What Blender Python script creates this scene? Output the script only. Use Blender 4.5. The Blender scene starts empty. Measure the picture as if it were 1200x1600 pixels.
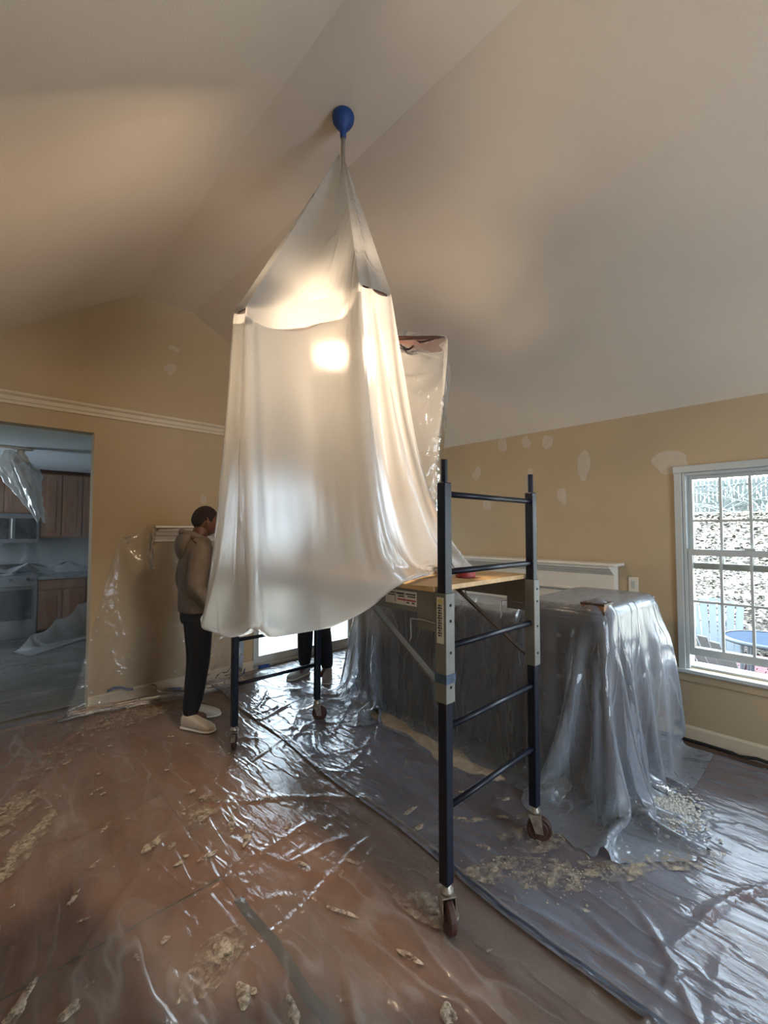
import bpy, bmesh, math, random
import numpy as np
from mathutils import Vector, Matrix
random.seed(7)
rng = np.random.default_rng(7)
scene = bpy.context.scene
col = scene.collection
R = math.radians

# ------------------------------------------------------------------ camera, world, exposure
cam_data = bpy.data.cameras.new('camera')
cam = bpy.data.objects.new('camera', cam_data); col.objects.link(cam)
cam_data.sensor_fit = 'HORIZONTAL'; cam_data.sensor_width = 36.0
cam_data.lens = 686.0 / 1200 * 36.0
cam_data.clip_start = 0.05; cam_data.clip_end = 200
cam.location = (0, 0, 1.5)
cam.rotation_euler = (math.pi / 2 + 0.0402, 0, -0.7572)
scene.camera = cam

world = bpy.data.worlds.new('overcast_sky'); scene.world = world
world.use_nodes = True
bg = world.node_tree.nodes['Background']
bg.inputs['Color'].default_value = (0.72, 0.86, 1.0, 1)
bg.inputs['Strength'].default_value = 16.5
scene.view_settings.view_transform = 'Standard'
scene.view_settings.look = 'None'
scene.view_settings.gamma = 1.0
scene.view_settings.use_curve_mapping = False
scene.view_settings.exposure = 0.0
scene.cycles.use_denoising = True
scene.cycles.transparent_max_bounces = 24
scene.cycles.max_bounces = 14
scene.cycles.diffuse_bounces = 6
scene.cycles.transmission_bounces = 10
scene.cycles.caustics_reflective = False
scene.cycles.caustics_refractive = False
scene.cycles.sample_clamp_indirect = 6.0


def portal(name, loc, rot, sx, sy):
    """daylight sampling guide that fills a seen or added window opening (adds no light of its own)"""
    l = bpy.data.lights.new(name, 'AREA'); l.shape = 'RECTANGLE'; l.size = sx; l.size_y = sy
    l.cycles.is_portal = True
    o = bpy.data.objects.new(name, l); col.objects.link(o); o.location = loc; o.rotation_euler = rot
    o['kind'] = 'helper'
    return o


portal('window_daylight', (3.97, 0.45, 1.22), (0, R(90), 0), 1.45, 0.75)
portal('patio_daylight', (2.97, 4.58, 1.05), (R(-90), 0, 0), 1.4, 2.0)
portal('added_side_daylight', (3.97, -1.425, 1.21), (0, R(90), 0), 1.41, 2.35)  # guides light through the added side window
portal('added_back_daylight', (1.9, -3.12, 1.3), (R(90), 0, 0), 1.4, 1.6)  # guides light through the opening added behind the camera
portal('added_kitchen_daylight', (-1.57, 6.6, 1.6), (0, R(-90), 0), 1.0, 0.8)  # guides light through the added kitchen hole

# ------------------------------------------------------------------ materials
MATS = {}


def nodes_of(name):
    m = bpy.data.materials.new(name); m.use_nodes = True
    nt = m.node_tree
    for n in list(nt.nodes): nt.nodes.remove(n)
    out = nt.nodes.new('ShaderNodeOutputMaterial')
    return m, nt, out


def N(nt, kind, **kw):
    n = nt.nodes.new(kind)
    for k, v in kw.items():
        if hasattr(n, k) and not k[0].isupper(): setattr(n, k, v)
    return n


def objcoord(nt, scale=(1, 1, 1), rot=0.0):
    tc = nt.nodes.new('ShaderNodeTexCoord'); mp = nt.nodes.new('ShaderNodeMapping')
    mp.inputs['Scale'].default_value = scale; mp.inputs['Rotation'].default_value = (0, 0, rot)
    nt.links.new(tc.outputs['Object'], mp.inputs['Vector'])
    return mp.outputs['Vector']


def noise(nt, vec, scale, detail=3, rough=0.5):
    n = nt.nodes.new('ShaderNodeTexNoise')
    n.inputs['Scale'].default_value = scale; n.inputs['Detail'].default_value = detail
    n.inputs['Roughness'].default_value = rough
    nt.links.new(vec, n.inputs['Vector'])
    return n.outputs['Fac']


def ramp(nt, fac, stops):
    r = nt.nodes.new('ShaderNodeValToRGB')
    while len(r.color_ramp.elements) < len(stops): r.color_ramp.elements.new(0.5)
    for e, (p, c) in zip(r.color_ramp.elements, stops):
        e.position = p; e.color = (c[0], c[1], c[2], 1) if hasattr(c, '__len__') else (c, c, c, 1)
    nt.links.new(fac, r.inputs['Fac'])
    return r.outputs['Color']


def bump(nt, fac, strength, dist=0.01):
    b = nt.nodes.new('ShaderNodeBump'); b.inputs['Strength'].default_value = strength
    b.inputs['Distance'].default_value = dist
    nt.links.new(fac, b.inputs['Height'])
    return b.outputs['Normal']


def mat(name, color, rough=0.6, metal=0.0, var=0.12, scale=6.0, bumps=0.0, bscale=80.0, stretch=(1, 1, 1), emit=0.0, spec=0.5):
    """principled material whose colour varies with object-space noise"""
    if name in MATS: return MATS[name]
    m, nt, out = nodes_of(name)
    p = nt.nodes.new('ShaderNodeBsdfPrincipled')
    v = objcoord(nt, stretch)
    f = noise(nt, v, scale, 4, 0.6)
    c = ramp(nt, f, [(0.3, [x * (1 - var) for x in color]), (0.7, [min(1, x * (1 + var)) for x in color])])
    nt.links.new(c, p.inputs['Base Color'])
    p.inputs['Roughness'].default_value = rough; p.inputs['Metallic'].default_value = metal
    p.inputs['Specular IOR Level'].default_value = spec
    if bumps:
        nt.links.new(bump(nt, noise(nt, v, bscale, 3), bumps), p.inputs['Normal'])
    if emit:
        p.inputs['Emission Color'].default_value = (color[0], color[1], color[2], 1)
        p.inputs['Emission Strength'].default_value = emit
    nt.links.new(p.outputs[0], out.inputs[0])
    MATS[name] = m
    return m


def film(name, haze, color=(0.8, 0.8, 0.78), transl=0.55, gloss=0.12, bumps=0.25, bscale=25.0, dust=0.15, stretch=(1, 1, 1), transp_col=(0.97, 0.97, 0.97), ior=1.5, blur=0.0, ridge=0.5, rot=0.0, graze=.45, crease=0.0):
    """polythene film: see-through share, milky scattering share, glossy coat, dust"""
    m, nt, out = nodes_of(name)
    L = nt.links.new
    v = objcoord(nt, stretch, rot)
    nz = noise(nt, v, bscale, 4, 0.55)
    rd = nt.nodes.new('ShaderNodeMath'); rd.operation = 'SUBTRACT'; rd.inputs[1].default_value = .5
    L(noise(nt, v, bscale * .35, 2, .5), rd.inputs[0])
    ra = nt.nodes.new('ShaderNodeMath'); ra.operation = 'ABSOLUTE'; L(rd.outputs[0], ra.inputs[0])
    rr_ = ramp(nt, ra.outputs[0], [(0.0, 1.0), (0.035, 0.0)])
    ad = nt.nodes.new('ShaderNodeMath'); ad.operation = 'MULTIPLY_ADD'; ad.inputs[1].default_value = ridge
    L(rr_, ad.inputs[0]); L(nz, ad.inputs[2])
    nrm = bump(nt, ad.outputs[0], bumps, 0.02)
    tr = nt.nodes.new('ShaderNodeBsdfTransparent'); tr.inputs[0].default_value = (*transp_col, 1)
    df = nt.nodes.new('ShaderNodeBsdfDiffuse'); df.inputs[0].default_value = (*color, 1)
    tl = nt.nodes.new('ShaderNodeBsdfTranslucent'); tl.inputs[0].default_value = (*color, 1)
    gl = nt.nodes.new('ShaderNodeBsdfGlossy'); gl.inputs['Roughness'].default_value = gloss
    L(nrm, gl.inputs['Normal'])
    if blur:      # small-angle scatter of what lies behind
        rf = nt.nodes.new('ShaderNodeBsdfRefraction'); rf.inputs['Roughness'].default_value = .6; rf.inputs['IOR'].default_value = 1.16
        rf.inputs[0].default_value = (*transp_col, 1)
        mxr = nt.nodes.new('ShaderNodeMixShader'); mxr.inputs[0].default_value = blur
        L(tr.outputs[0], mxr.inputs[1]); L(rf.outputs[0], mxr.inputs[2]); tr = mxr
    scat = nt.nodes.new('ShaderNodeMixShader'); scat.inputs[0].default_value = transl
    L(df.outputs[0], scat.inputs[1]); L(tl.outputs[0], scat.inputs[2])
    # more film to look through at a slant, plus dust
    lw = nt.nodes.new('ShaderNodeLayerWeight'); lw.inputs['Blend'].default_value = 0.25
    L(nrm, lw.inputs['Normal'])
    a = nt.nodes.new('ShaderNodeMath'); a.operation = 'MULTIPLY_ADD'
    a.inputs[1].default_value = (1 - haze) * graze; a.inputs[2].default_value = haze
    L(lw.outputs['Facing'], a.inputs[0])
    dn = ramp(nt, noise(nt, v, 3.5, 5, 0.65), [(0.42, 0.0), (0.75, 1.0)])
    b = nt.nodes.new('ShaderNodeMath'); b.operation = 'MULTIPLY_ADD'; b.use_clamp = True
    b.inputs[1].default_value = dust
    L(dn, b.inputs[0]); L(a.outputs[0], b.inputs[2])
    if crease:      # folded film is doubled along its creases
        cz = ramp(nt, ra.outputs[0], [(0.0, 1.0), (0.05, 0.0)])
        cm = nt.nodes.new('ShaderNodeMath'); cm.operation = 'MULTIPLY'; L(cz, cm.inputs[0])
        L(ramp(nt, noise(nt, v, 2.2, 2), [(.45, 0.0), (.6, 1.0)]), cm.inputs[1])
        b2 = nt.nodes.new('ShaderNodeMath'); b2.operation = 'MULTIPLY_ADD'; b2.use_clamp = True; b2.inputs[1].default_value = crease
        L(cm.outputs[0], b2.inputs[0]); L(b.outputs[0], b2.inputs[2]); b = b2
    m1 = nt.nodes.new('ShaderNodeMixShader')
    L(b.outputs[0], m1.inputs[0]); L(tr.outputs[0], m1.inputs[1]); L(scat.outputs[0], m1.inputs[2])
    fr = nt.nodes.new('ShaderNodeFresnel'); fr.inputs['IOR'].default_value = ior
    L(nrm, fr.inputs['Normal'])
    m2 = nt.nodes.new('ShaderNodeMixShader')
    L(fr.outputs[0], m2.inputs[0]); L(m1.outputs[0], m2.inputs[1]); L(gl.outputs[0], m2.inputs[2])
    L(m2.outputs[0], out.inputs[0])
    MATS[name] = m
    return m


def glass(name):
    m, nt, out = nodes_of(name)
    L = nt.links.new
    tr = nt.nodes.new('ShaderNodeBsdfTransparent'); tr.inputs[0].default_value = (0.95, 0.97, 0.97, 1)
    gl = nt.nodes.new('ShaderNodeBsdfGlossy'); gl.inputs['Roughness'].default_value = 0.02
    fr = nt.nodes.new('ShaderNodeFresnel'); fr.inputs['IOR'].default_value = 1.35
    mx = nt.nodes.new('ShaderNodeMixShader')
    L(fr.outputs[0], mx.inputs[0]); L(tr.outputs[0], mx.inputs[1]); L(gl.outputs[0], mx.inputs[2])
    L(mx.outputs[0], out.inputs[0])
    MATS[name] = m
    return m


def emission(name, color, strength):
    m, nt, out = nodes_of(name)
    e = nt.nodes.new('ShaderNodeEmission'); e.inputs[0].default_value = (*color, 1); e.inputs[1].default_value = strength
    nt.links.new(e.outputs[0], out.inputs[0])
    MATS[name] = m
    return m


mat('wall_paint', (0.46, 0.355, 0.22), 0.75, var=0.05, scale=1.2, bumps=0.06, bscale=220)
mat('ceiling_paint', (0.71, 0.625, 0.525), 0.9, var=0.03, scale=1.5, bumps=0.25, bscale=170)
mat('white_trim', (0.72, 0.68, 0.60), 0.45, var=0.04)
mat('cream_trim', (0.60, 0.51, 0.37), 0.5, var=0.04)
mat('spackle', (0.52, 0.45, 0.345), 0.9, var=0.06, scale=30)
mat('window_white', (0.48, 0.51, 0.50), 0.4, var=0.04)
mat('kitchen_wall', (0.42, 0.45, 0.45), 0.8, var=0.04)
mat('kitchen_ceiling', (0.66, 0.70, 0.73), 0.9, var=0.03)
mat('rosin_paper', (0.29, 0.14, 0.088), 0.8, var=0.28, scale=2.6, bumps=0.15, bscale=40)
mat('subfloor', (0.15, 0.145, 0.14), 0.8, var=0.3, scale=8)
mat('kitchen_tile', (0.17, 0.145, 0.105), 0.6, var=0.25, scale=3)


def ragged(name, color, lo, hi, scale):
    m, nt, out = nodes_of(name); L = nt.links.new
    d = nt.nodes.new('ShaderNodeBsdfDiffuse'); t = nt.nodes.new('ShaderNodeBsdfTransparent'); x = nt.nodes.new('ShaderNodeMixShader')
    v = objcoord(nt)
    L(ramp(nt, noise(nt, v, 30, 4), [(.3, [k * .8 for k in color]), (.7, color)]), d.inputs[0])
    L(ramp(nt, noise(nt, v, scale, 5, .7), [(lo, 0.0), (hi, 1.0)]), x.inputs[0])
    L(t.outputs[0], x.inputs[1]); L(d.outputs[0], x.inputs[2]); L(x.outputs[0], out.inputs[0])
    MATS[name] = m


ragged('dust_smear', (0.52, 0.43, 0.32), .44, .68, 22)
ragged('mud', (0.56, 0.47, 0.36), .38, .58, 38)
mat('plaster_dust', (0.47, 0.38, 0.27), 0.95, var=0.22, scale=14, bumps=0.4, bscale=90)
mat('plaster_chips', (0.60, 0.58, 0.53), 0.9, var=0.2, scale=60)
mat('blue_tape', (0.009, 0.05, 0.215), 0.6, var=0.15, scale=20)
mat('navy_steel', (0.0035, 0.006, 0.016), 0.4, metal=0.0, var=0.2, scale=12, spec=0.35)
mat('grey_steel', (0.17, 0.165, 0.145), 0.5, metal=0.0, var=0.15, scale=9)
mat('worn_steel', (0.34, 0.30, 0.25), 0.4, metal=0.7, var=0.45, scale=30)
mat('wire_steel', (0.42, 0.40, 0.37), 0.35, metal=0.9, var=0.2)
mat('hole_black', (0.004, 0.004, 0.005), 0.9)
mat('caster_rubber', (0.06, 0.022, 0.016), 0.6, var=0.3, scale=25)
mat('plywood', (0.62, 0.41, 0.20), 0.6, var=0.16, scale=4, stretch=(6, 0.7, 6))
mat('sticker_white', (0.70, 0.68, 0.60), 0.5, var=0.05)
mat('sticker_yellow', (0.62, 0.53, 0.22), 0.5, var=0.1)
mat('print_black', (0.02, 0.02, 0.02), 0.6)
mat('print_red', (0.35, 0.03, 0.03), 0.6)
mat('red_tape', (0.30, 0.03, 0.03), 0.5)
mat('fan_blade_wood', (0.10, 0.035, 0.022), 0.4, var=0.3, scale=5, stretch=(1, 1, 8))
mat('fan_metal', (0.55, 0.50, 0.42), 0.35, metal=0.5, var=0.1)
mat('leather', (0.036, 0.021, 0.016), 0.45, var=0.25, scale=5, bumps=0.2, bscale=60)
mat('dark_wood', (0.055, 0.028, 0.018), 0.45, var=0.3, scale=5, stretch=(1, 1, 5))
mat('oak_cabinet', (0.30, 0.14, 0.065), 0.5, var=0.22, scale=3, stretch=(6, 6, 0.8))
mat('counter', (0.28, 0.29, 0.29), 0.4, var=0.2, scale=20)
mat('appliance_black', (0.012, 0.013, 0.015), 0.2)
mat('appliance_grey', (0.22, 0.23, 0.24), 0.35, metal=0.3)
mat('black_cord', (0.006, 0.006, 0.008), 0.5)
mat('hoodie_fabric', (0.16, 0.125, 0.095), 0.95, var=0.12, scale=14, bumps=0.35, bscale=160)
mat('black_trousers', (0.006, 0.007, 0.010), 0.9, var=0.2, scale=10, bumps=0.2, bscale=120)
mat('dark_shirt', (0.02, 0.021, 0.028), 0.9, var=0.2, scale=10)
mat('skin_brown', (0.12, 0.052, 0.032), 0.55, var=0.1, scale=18)
mat('hair_dark', (0.018, 0.009, 0.007), 0.85, var=0.3, scale=90, bumps=0.8, bscale=260)
mat('shoe_knit', (0.62, 0.54, 0.43), 0.85, var=0.06, scale=40, bumps=0.3, bscale=260)
mat('shoe_sole', (0.70, 0.66, 0.58), 0.7, var=0.05)
mat('grey_shoe', (0.28, 0.27, 0.26), 0.85, var=0.15, scale=30)
mat('eye_white', (0.22, 0.19, 0.17), 0.4)
mat('chair_resin', (0.055, 0.068, 0.082), 0.5, var=0.05)
mat('chair_resin_tan', (0.085, 0.085, 0.088), 0.5, var=0.08)
mat('table_glass', (0.022, 0.034, 0.055), 0.8, var=0.15, scale=10, spec=.05)
mat('patio_brick', (0.085, 0.017, 0.02), 0.85, var=0.25, scale=9)
mat('patio_joint', (0.06, 0.03, 0.03), 0.95)
mat('fence_wood', (0.075, 0.085, 0.08), 0.9, var=0.2, scale=4, stretch=(3, 3, .5))
mat('twigs', (0.14, 0.15, 0.14), 0.9, var=0.2)
mat('leaf_litter', (0.045, 0.036, 0.028), 0.9, var=0.4, scale=40)
mat('siding', (0.5, 0.5, 0.48), 0.8)
glass('window_glass')
film('tent_film', 0.66, (0.76, 0.755, 0.735), transl=0.48, gloss=0.16, bumps=0.28, bscale=11, dust=0.06, blur=.94, ridge=.9, stretch=(1, 1, .22))
film('blade_film', 0.14, (0.82, 0.80, 0.76), transl=0.5, gloss=0.12, bumps=0.35, bscale=14, dust=0.12)
film('furniture_film', 0.20, (0.72, 0.80, 0.92), transl=0.35, gloss=0.16, bumps=0.35, bscale=18, dust=0.07, graze=.8, ridge=.9, crease=.12, stretch=(1, 1, .25))
film('wall_film', 0.14, (0.78, 0.76, 0.72), transl=0.4, gloss=0.15, bumps=0.3, bscale=14, dust=0.18)
film('kitchen_film', 0.10, (0.62, 0.65, 0.66), transl=0.4, gloss=0.2, bumps=0.4, bscale=8, dust=0.22, ior=1.35)
film('bag_film', 0.66, (0.72, 0.73, 0.72), transl=0.4, gloss=0.4, bumps=0.3, bscale=20, dust=0.1, ior=1.3)
film('floor_film_window_lit', 0.15, (0.60, 0.67, 0.80), transl=0.3, gloss=0.15, bumps=0.3, bscale=20, dust=0.26, ior=1.4, ridge=.7, crease=.16, stretch=(1, .28, 1), rot=.9)  # copy of the floor film with blue window light put into its colour
film('floor_film', 0.08, (0.66, 0.60, 0.54), transl=0.3, gloss=0.18, bumps=0.28, bscale=22, dust=0.30, ior=1.32, ridge=.6, crease=.22, stretch=(1, .28, 1), rot=.5)


def lawn_material():
    m, nt, out = nodes_of('lawn'); L = nt.links.new
    p = nt.nodes.new('ShaderNodeBsdfPrincipled'); p.inputs['Roughness'].default_value = 0.95
    v = objcoord(nt)
    c1 = ramp(nt, noise(nt, v, 9, 5, 0.7), [(0.36, (0.10, 0.08, 0.058)), (0.47, (0.44, 0.37, 0.28)), (0.62, (0.60, 0.52, 0.40))])
    L(c1, p.inputs['Base Color']); L(p.outputs[0], out.inputs[0])
    MATS['lawn'] = m


lawn_material()
mat('lawn_green', (0.30, 0.36, 0.20), 0.95, var=0.35, scale=8)

# ------------------------------------------------------------------ mesh helpers


def tag(o, label=None, cat=None, group=None, kind=None):
    if label: o['label'] = label
    if cat: o['category'] = cat
    if group: o['group'] = group
    if kind: o['kind'] = kind
    return o


def thing(name, label, cat, loc=(0, 0, 0), group=None):
    o = bpy.data.objects.new(name, None); col.objects.link(o)
    o.location = loc; o.empty_display_size = 0.1
    return tag(o, label, cat, group)


def root_loc(o):
    while o is not None and o.parent is not None: o = o.parent
    return Vector(o.location) if o is not None else Vector((0, 0, 0))


def link_mesh(name, me, m, parent=None, smooth=False):
    o = bpy.data.objects.new(name, me); col.objects.link(o)
    if m is not None: me.materials.append(MATS[m] if isinstance(m, str) else m)
    if parent is not None: o.parent = parent
    if smooth:
        for p in me.polygons: p.use_smooth = True
    return o


class MB:
    def __init__(s): s.v = []; s.f = []

    def add(s, vs, fs):
        b = len(s.v); s.v += [tuple(x) for x in vs]; s.f += [tuple(b + i for i in f) for f in fs]; return s

    def box(s, a, b):
        (x0, y0, z0), (x1, y1, z1) = a, b
        return s.add([(x0, y0, z0), (x1, y0, z0), (x1, y1, z0), (x0, y1, z0), (x0, y0, z1), (x1, y0, z1), (x1, y1, z1), (x0, y1, z1)],
                     [(0, 3, 2, 1), (4, 5, 6, 7), (0, 1, 5, 4), (1, 2, 6, 5), (2, 3, 7, 6), (3, 0, 4, 7)])

    def bar(s, p, q, w, h, up=(0, 0, 1)):
        p = Vector(p); q = Vector(q); d = (q - p).normalized(); up = Vector(up)
        sx = d.cross(up)
        if sx.length < 1e-4: sx = d.cross(Vector((1, 0, 0)))
        sx.normalize(); u = sx.cross(d)
        vs = [pt + sx * (a * w / 2) + u * (b * h / 2) for pt in (p, q) for a, b in ((-1, -1), (1, -1), (1, 1), (-1, 1))]
        return s.add(vs, [(0, 1, 2, 3), (7, 6, 5, 4), (0, 4, 5, 1), (1, 5, 6, 2), (2, 6, 7, 3), (3, 7, 4, 0)])

    def tube(s, pts, r, n=8, cap=True):
        pts = [Vector(p) for p in pts]
        rs = r if hasattr(r, '__len__') else [r] * len(pts)
        vs = []; prev = None
        for i, p in enumerate(pts):
            d = (pts[min(i + 1, len(pts) - 1)] - pts[max(i - 1, 0)]).normalized()
            if prev is None:
                a = d.cross(Vector((0, 0, 1)))
                if a.length < 1e-3: a = d.cross(Vector((1, 0, 0)))
            else:
                a = prev - d * prev.dot(d)
            a.normalize(); prev = a; b = d.cross(a)
            rr = rs[i]; ra, rb = rr if hasattr(rr, '__len__') else (rr, rr)
            for k in range(n):
                t = 2 * math.pi * k / n
                vs.append(p + a * (ra * math.cos(t)) + b * (rb * math.sin(t)))
        fs = []
        for i in range(len(pts) - 1):
            for k in range(n):
                fs.append((i * n + k, i * n + (k + 1) % n, (i + 1) * n + (k + 1) % n, (i + 1) * n + k))
        if cap:
            fs.append(tuple(range(n - 1, -1, -1))); fs.append(tuple((len(pts) - 1) * n + k for k in range(n)))
        return s.add(vs, fs)

    def lathe(s, prof, c=(0, 0, 0), n=24, axis='Z'):
        vs = []; fs = []
        for (r, z) in prof:
            for k in range(n):
                t = 2 * math.pi * k / n
                q = (r * math.cos(t), r * math.sin(t), z)
                if axis == 'X': q = (q[2], q[0], q[1])
                if axis == 'Y': q = (q[0], q[2], q[1])
                vs.append((c[0] + q[0], c[1] + q[1], c[2] + q[2]))
        for i in range(len(prof) - 1):
            for k in range(n): fs.append((i * n + k, i * n + (k + 1) % n, (i + 1) * n + (k + 1) % n, (i + 1) * n + k))
        return s.add(vs, fs)

    def rings(s, secs, n=20):
        """stack of horizontal ellipses: (cx, cy, z, rx, ry)"""
        vs = []; fs = []
        for (cx, cy, z, rx, ry) in secs:
            for k in range(n):
                t = 2 * math.pi * k / n
                vs.append((cx + rx * math.cos(t), cy + ry * math.sin(t), z))
        for i in range(len(secs) - 1):
            for k in range(n): fs.append((i * n + k, i * n + (k + 1) % n, (i + 1) * n + (k + 1) % n, (i + 1) * n + k))
        fs.append(tuple(range(n - 1, -1, -1))); fs.append(tuple((len(secs) - 1) * n + k for k in range(n)))
        return s.add(vs, fs)

    def prism(s, poly, fn, t0, t1):
        """extrude a 2D outline: fn(a, b, t) -> xyz"""
        n = len(poly)
        vs = [fn(a, b, t0) for a, b in poly] + [fn(a, b, t1) for a, b in poly]
        fs = [tuple(range(n - 1, -1, -1)), tuple(range(n, 2 * n))] + [(i, (i + 1) % n, n + (i + 1) % n, n + i) for i in range(n)]
        return s.add(vs, fs)

    def mesh(s, name, origin=(0, 0, 0)):
        o = Vector(origin)
        me = bpy.data.meshes.new(name); me.from_pydata([Vector(v) - o for v in s.v], [], s.f)
        bm = bmesh.new(); bm.from_mesh(me); bmesh.ops.recalc_face_normals(bm, faces=bm.faces[:]); bm.to_mesh(me); bm.free()
        return me

    def build(s, name, m, parent=None, smooth=False, bevel=0.0, origin=None, subsurf=0, seg=2):
        org = root_loc(parent) if parent is not None else Vector(origin or (0, 0, 0))
        o = link_mesh(name, s.mesh(name, org), m, parent, smooth)
        if parent is None: o.location = org
        if bevel:
            b = o.modifiers.new('bevel', 'BEVEL'); b.width = bevel; b.segments = seg; b.limit_method = 'ANGLE'
        if subsurf:
            b = o.modifiers.new('subsurf', 'SUBSURF'); b.levels = subsurf; b.render_levels = subsurf
        return o


def grid_mesh(name, P, m, parent=None, origin=(0, 0, 0), subsurf=0, keep=None):
    """P: (n, k, 3) array -> smooth quad sheet"""
    n, k = P.shape[:2]
    org = np.array(root_loc(parent)) if parent is not None else np.array(origin, float)
    V = (P - org).reshape(-1, 3)
    idx = np.arange(n * k).reshape(n, k)
    F = np.stack([idx[:-1, :-1], idx[1:, :-1], idx[1:, 1:], idx[:-1, 1:]], -1).reshape(-1, 4)
    if keep is not None: F = F[keep.reshape(-1)]
    me = bpy.data.meshes.new(name)
    me.vertices.add(len(V)); me.vertices.foreach_set('co', V.astype(np.float32).ravel())
    me.loops.add(F.size); me.loops.foreach_set('vertex_index', F.astype(np.int32).ravel())
    me.polygons.add(len(F)); me.polygons.foreach_set('loop_start', np.arange(0, F.size, 4, dtype=np.int32))
    me.polygons.foreach_set('use_smooth', np.ones(len(F), bool))
    me.update(); me.validate()
    o = link_mesh(name, me, m, parent)
    if parent is None: o.location = tuple(origin)
    if subsurf:
        b = o.modifiers.new('subsurf', 'SUBSURF'); b.levels = subsurf; b.render_levels = subsurf
    return o


# ---- a small cloth solver (position based) used to drape the plastic sheets
def cloth(P, W, su=1.0, sv=1.0, steps=120, iters=12, g=9.8, dt=1 / 60, damp=0.98, collide=None, bend=0.1, shear=0.4, seed=1, jitter=0.004, mu=0.0):
    r = np.random.default_rng(seed)
    P = P.astype(float).copy(); n, k = P.shape[:2]
    dist = lambda A, B: np.linalg.norm(B - A, axis=-1)
    if not hasattr(su, '__len__'): su = np.full((1, k), su)
    S = []

    def add(sa, sb, L, kk, nm):
        wa, wb = W[sa], W[sb]; ws = wa + wb; ws = np.where(ws == 0, 1, ws)
        S.append((sa, sb, np.maximum(L, 1e-6), (kk * wa / ws)[..., None], (kk * wb / ws)[..., None]))
    sl = slice

    def pair(di, dj, kk, scale):
        step = 2 * max(di, 1)
        if di:
            for o in range(2 * di):
                if n - o - di <= 0: continue
                ia = np.arange(o, n - di, 2 * di)
                if len(ia) == 0: continue
                a = sl(ia[0], ia[-1] + 1, 2 * di); b = sl(ia[0] + di, ia[-1] + di + 1, 2 * di)
                if dj >= 0:
                    ja, jb = sl(0, k - dj), sl(dj, k)
                else:
                    ja, jb = sl(-dj, k), sl(0, k + dj)
                L = dist(P0[a, ja], P0[b, jb]) * (scale[:, ja] if hasattr(scale, 'shape') else scale)
                add((a, ja), (b, jb), L, kk, 0)
        else:
            for o in range(2 * dj):
                ja = np.arange(o, k - dj, 2 * dj)
                if len(ja) == 0: continue
                a = sl(ja[0], ja[-1] + 1, 2 * dj); b = sl(ja[0] + dj, ja[-1] + dj + 1, 2 * dj)
                L = dist(P0[:, a], P0[:, b]) * scale
                add((sl(None), a), (sl(None), b), L, kk, 0)
    P0 = P.copy()
    pair(1, 0, 1.0, su); pair(0, 1, 1.0, sv)
    sm = float(np.mean(su))
    pair(1, 1, shear, (sm + sv) / 2); pair(1, -1, shear, (sm + sv) / 2)
    if bend: pair(2, 0, bend, sm); pair(0, 2, bend, sv)
    P += r.normal(0, jitter, P.shape) * (W > 0)[..., None]
    V = np.zeros_like(P); free = (W > 0)[..., None]
    for s_ in range(steps):
        V[..., 2] -= g * dt; V *= damp
        Q = P + V * dt * free
        for it in range(iters):
            for sa, sb, L, ka, kb in S:
                d = Q[sb] - Q[sa]; l = np.sqrt((d * d).sum(-1)); c = d * ((l - L) / np.maximum(l, 1e-9))[..., None]
                Q[sa] += c * ka; Q[sb] -= c * kb
            if collide and (it % 3 == 2 or it == iters - 1):
                Q2 = np.where(free, collide(Q), Q)
                if mu:                                   # contact friction
                    hit = ((np.abs(Q2 - Q).sum(-1) > 1e-6) & (Q2[..., 2] > .3))[..., None]
                    Q2 = np.where(hit, Q2 + (P - Q2) * mu * np.array([1, 1, .0]), Q2)
                Q = Q2
        V = (Q - P) / dt
        P = Q
        sp = np.linalg.norm(V, axis=-1, keepdims=True); V *= np.minimum(1, 3.0 / np.maximum(sp, 1e-6))
    return P


def box_push(boxes, floor=0.006, xmax=None, ymax=None, m=0.012):
    def f(Q):
        Q = Q.copy()
        for (a, b) in boxes:
            a = np.array(a) - m; b = np.array(b) + m
            ins = np.all((Q > a) & (Q < b), axis=-1)
            if ins.any():
                q = Q[ins]; d = np.concatenate([q - a, b - q], -1)
                d[:, 2] = 9  # never push down through the base
                kx = d.argmin(-1)
                for ax in range(3):
                    q[kx == ax, ax] = a[ax]; q[kx == ax + 3, ax] = b[ax]
                Q[ins] = q
        Q[..., 2] = np.maximum(Q[..., 2], floor)
        if xmax is not None: Q[..., 0] = np.minimum(Q[..., 0], xmax)
        if ymax is not None: Q[..., 1] = np.minimum(Q[..., 1], ymax)
        return Q
    return f


def skin_body(name, verts, edges, radii, m, parent, sub=2):
    me = bpy.data.meshes.new(name); me.from_pydata(verts, edges, [])
    o = bpy.data.objects.new(name, me); col.objects.link(o)
    o.modifiers.new('skin', 'SKIN')
    for i, r in enumerate(radii):
        sv = me.skin_vertices[0].data[i]
        sv.radius = r if hasattr(r, '__len__') else (r, r)
        sv.use_root = (i == 0)
    o.modifiers['skin'].use_smooth_shade = True
    s = o.modifiers.new('sub', 'SUBSURF'); s.levels = sub; s.render_levels = sub
    dg = bpy.context.evaluated_depsgraph_get()
    ev = bpy.data.meshes.new_from_object(o.evaluated_get(dg))
    bpy.data.objects.remove(o); bpy.data.meshes.remove(me)
    ev.name = name
    ev.materials.clear()
    for p in ev.polygons: p.use_smooth = True
    return link_mesh(name, ev, m, parent)


# ------------------------------------------------------------------ the room shell
XW, YG, ZE, ZF, XA, XB = 3.795, 4.42, 2.401, 3.652, 1.049, 1.579
SL = (ZF - 2.40) / (XA + 0.76)           # left slope
XL, YB = -0.76, -3.0
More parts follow.
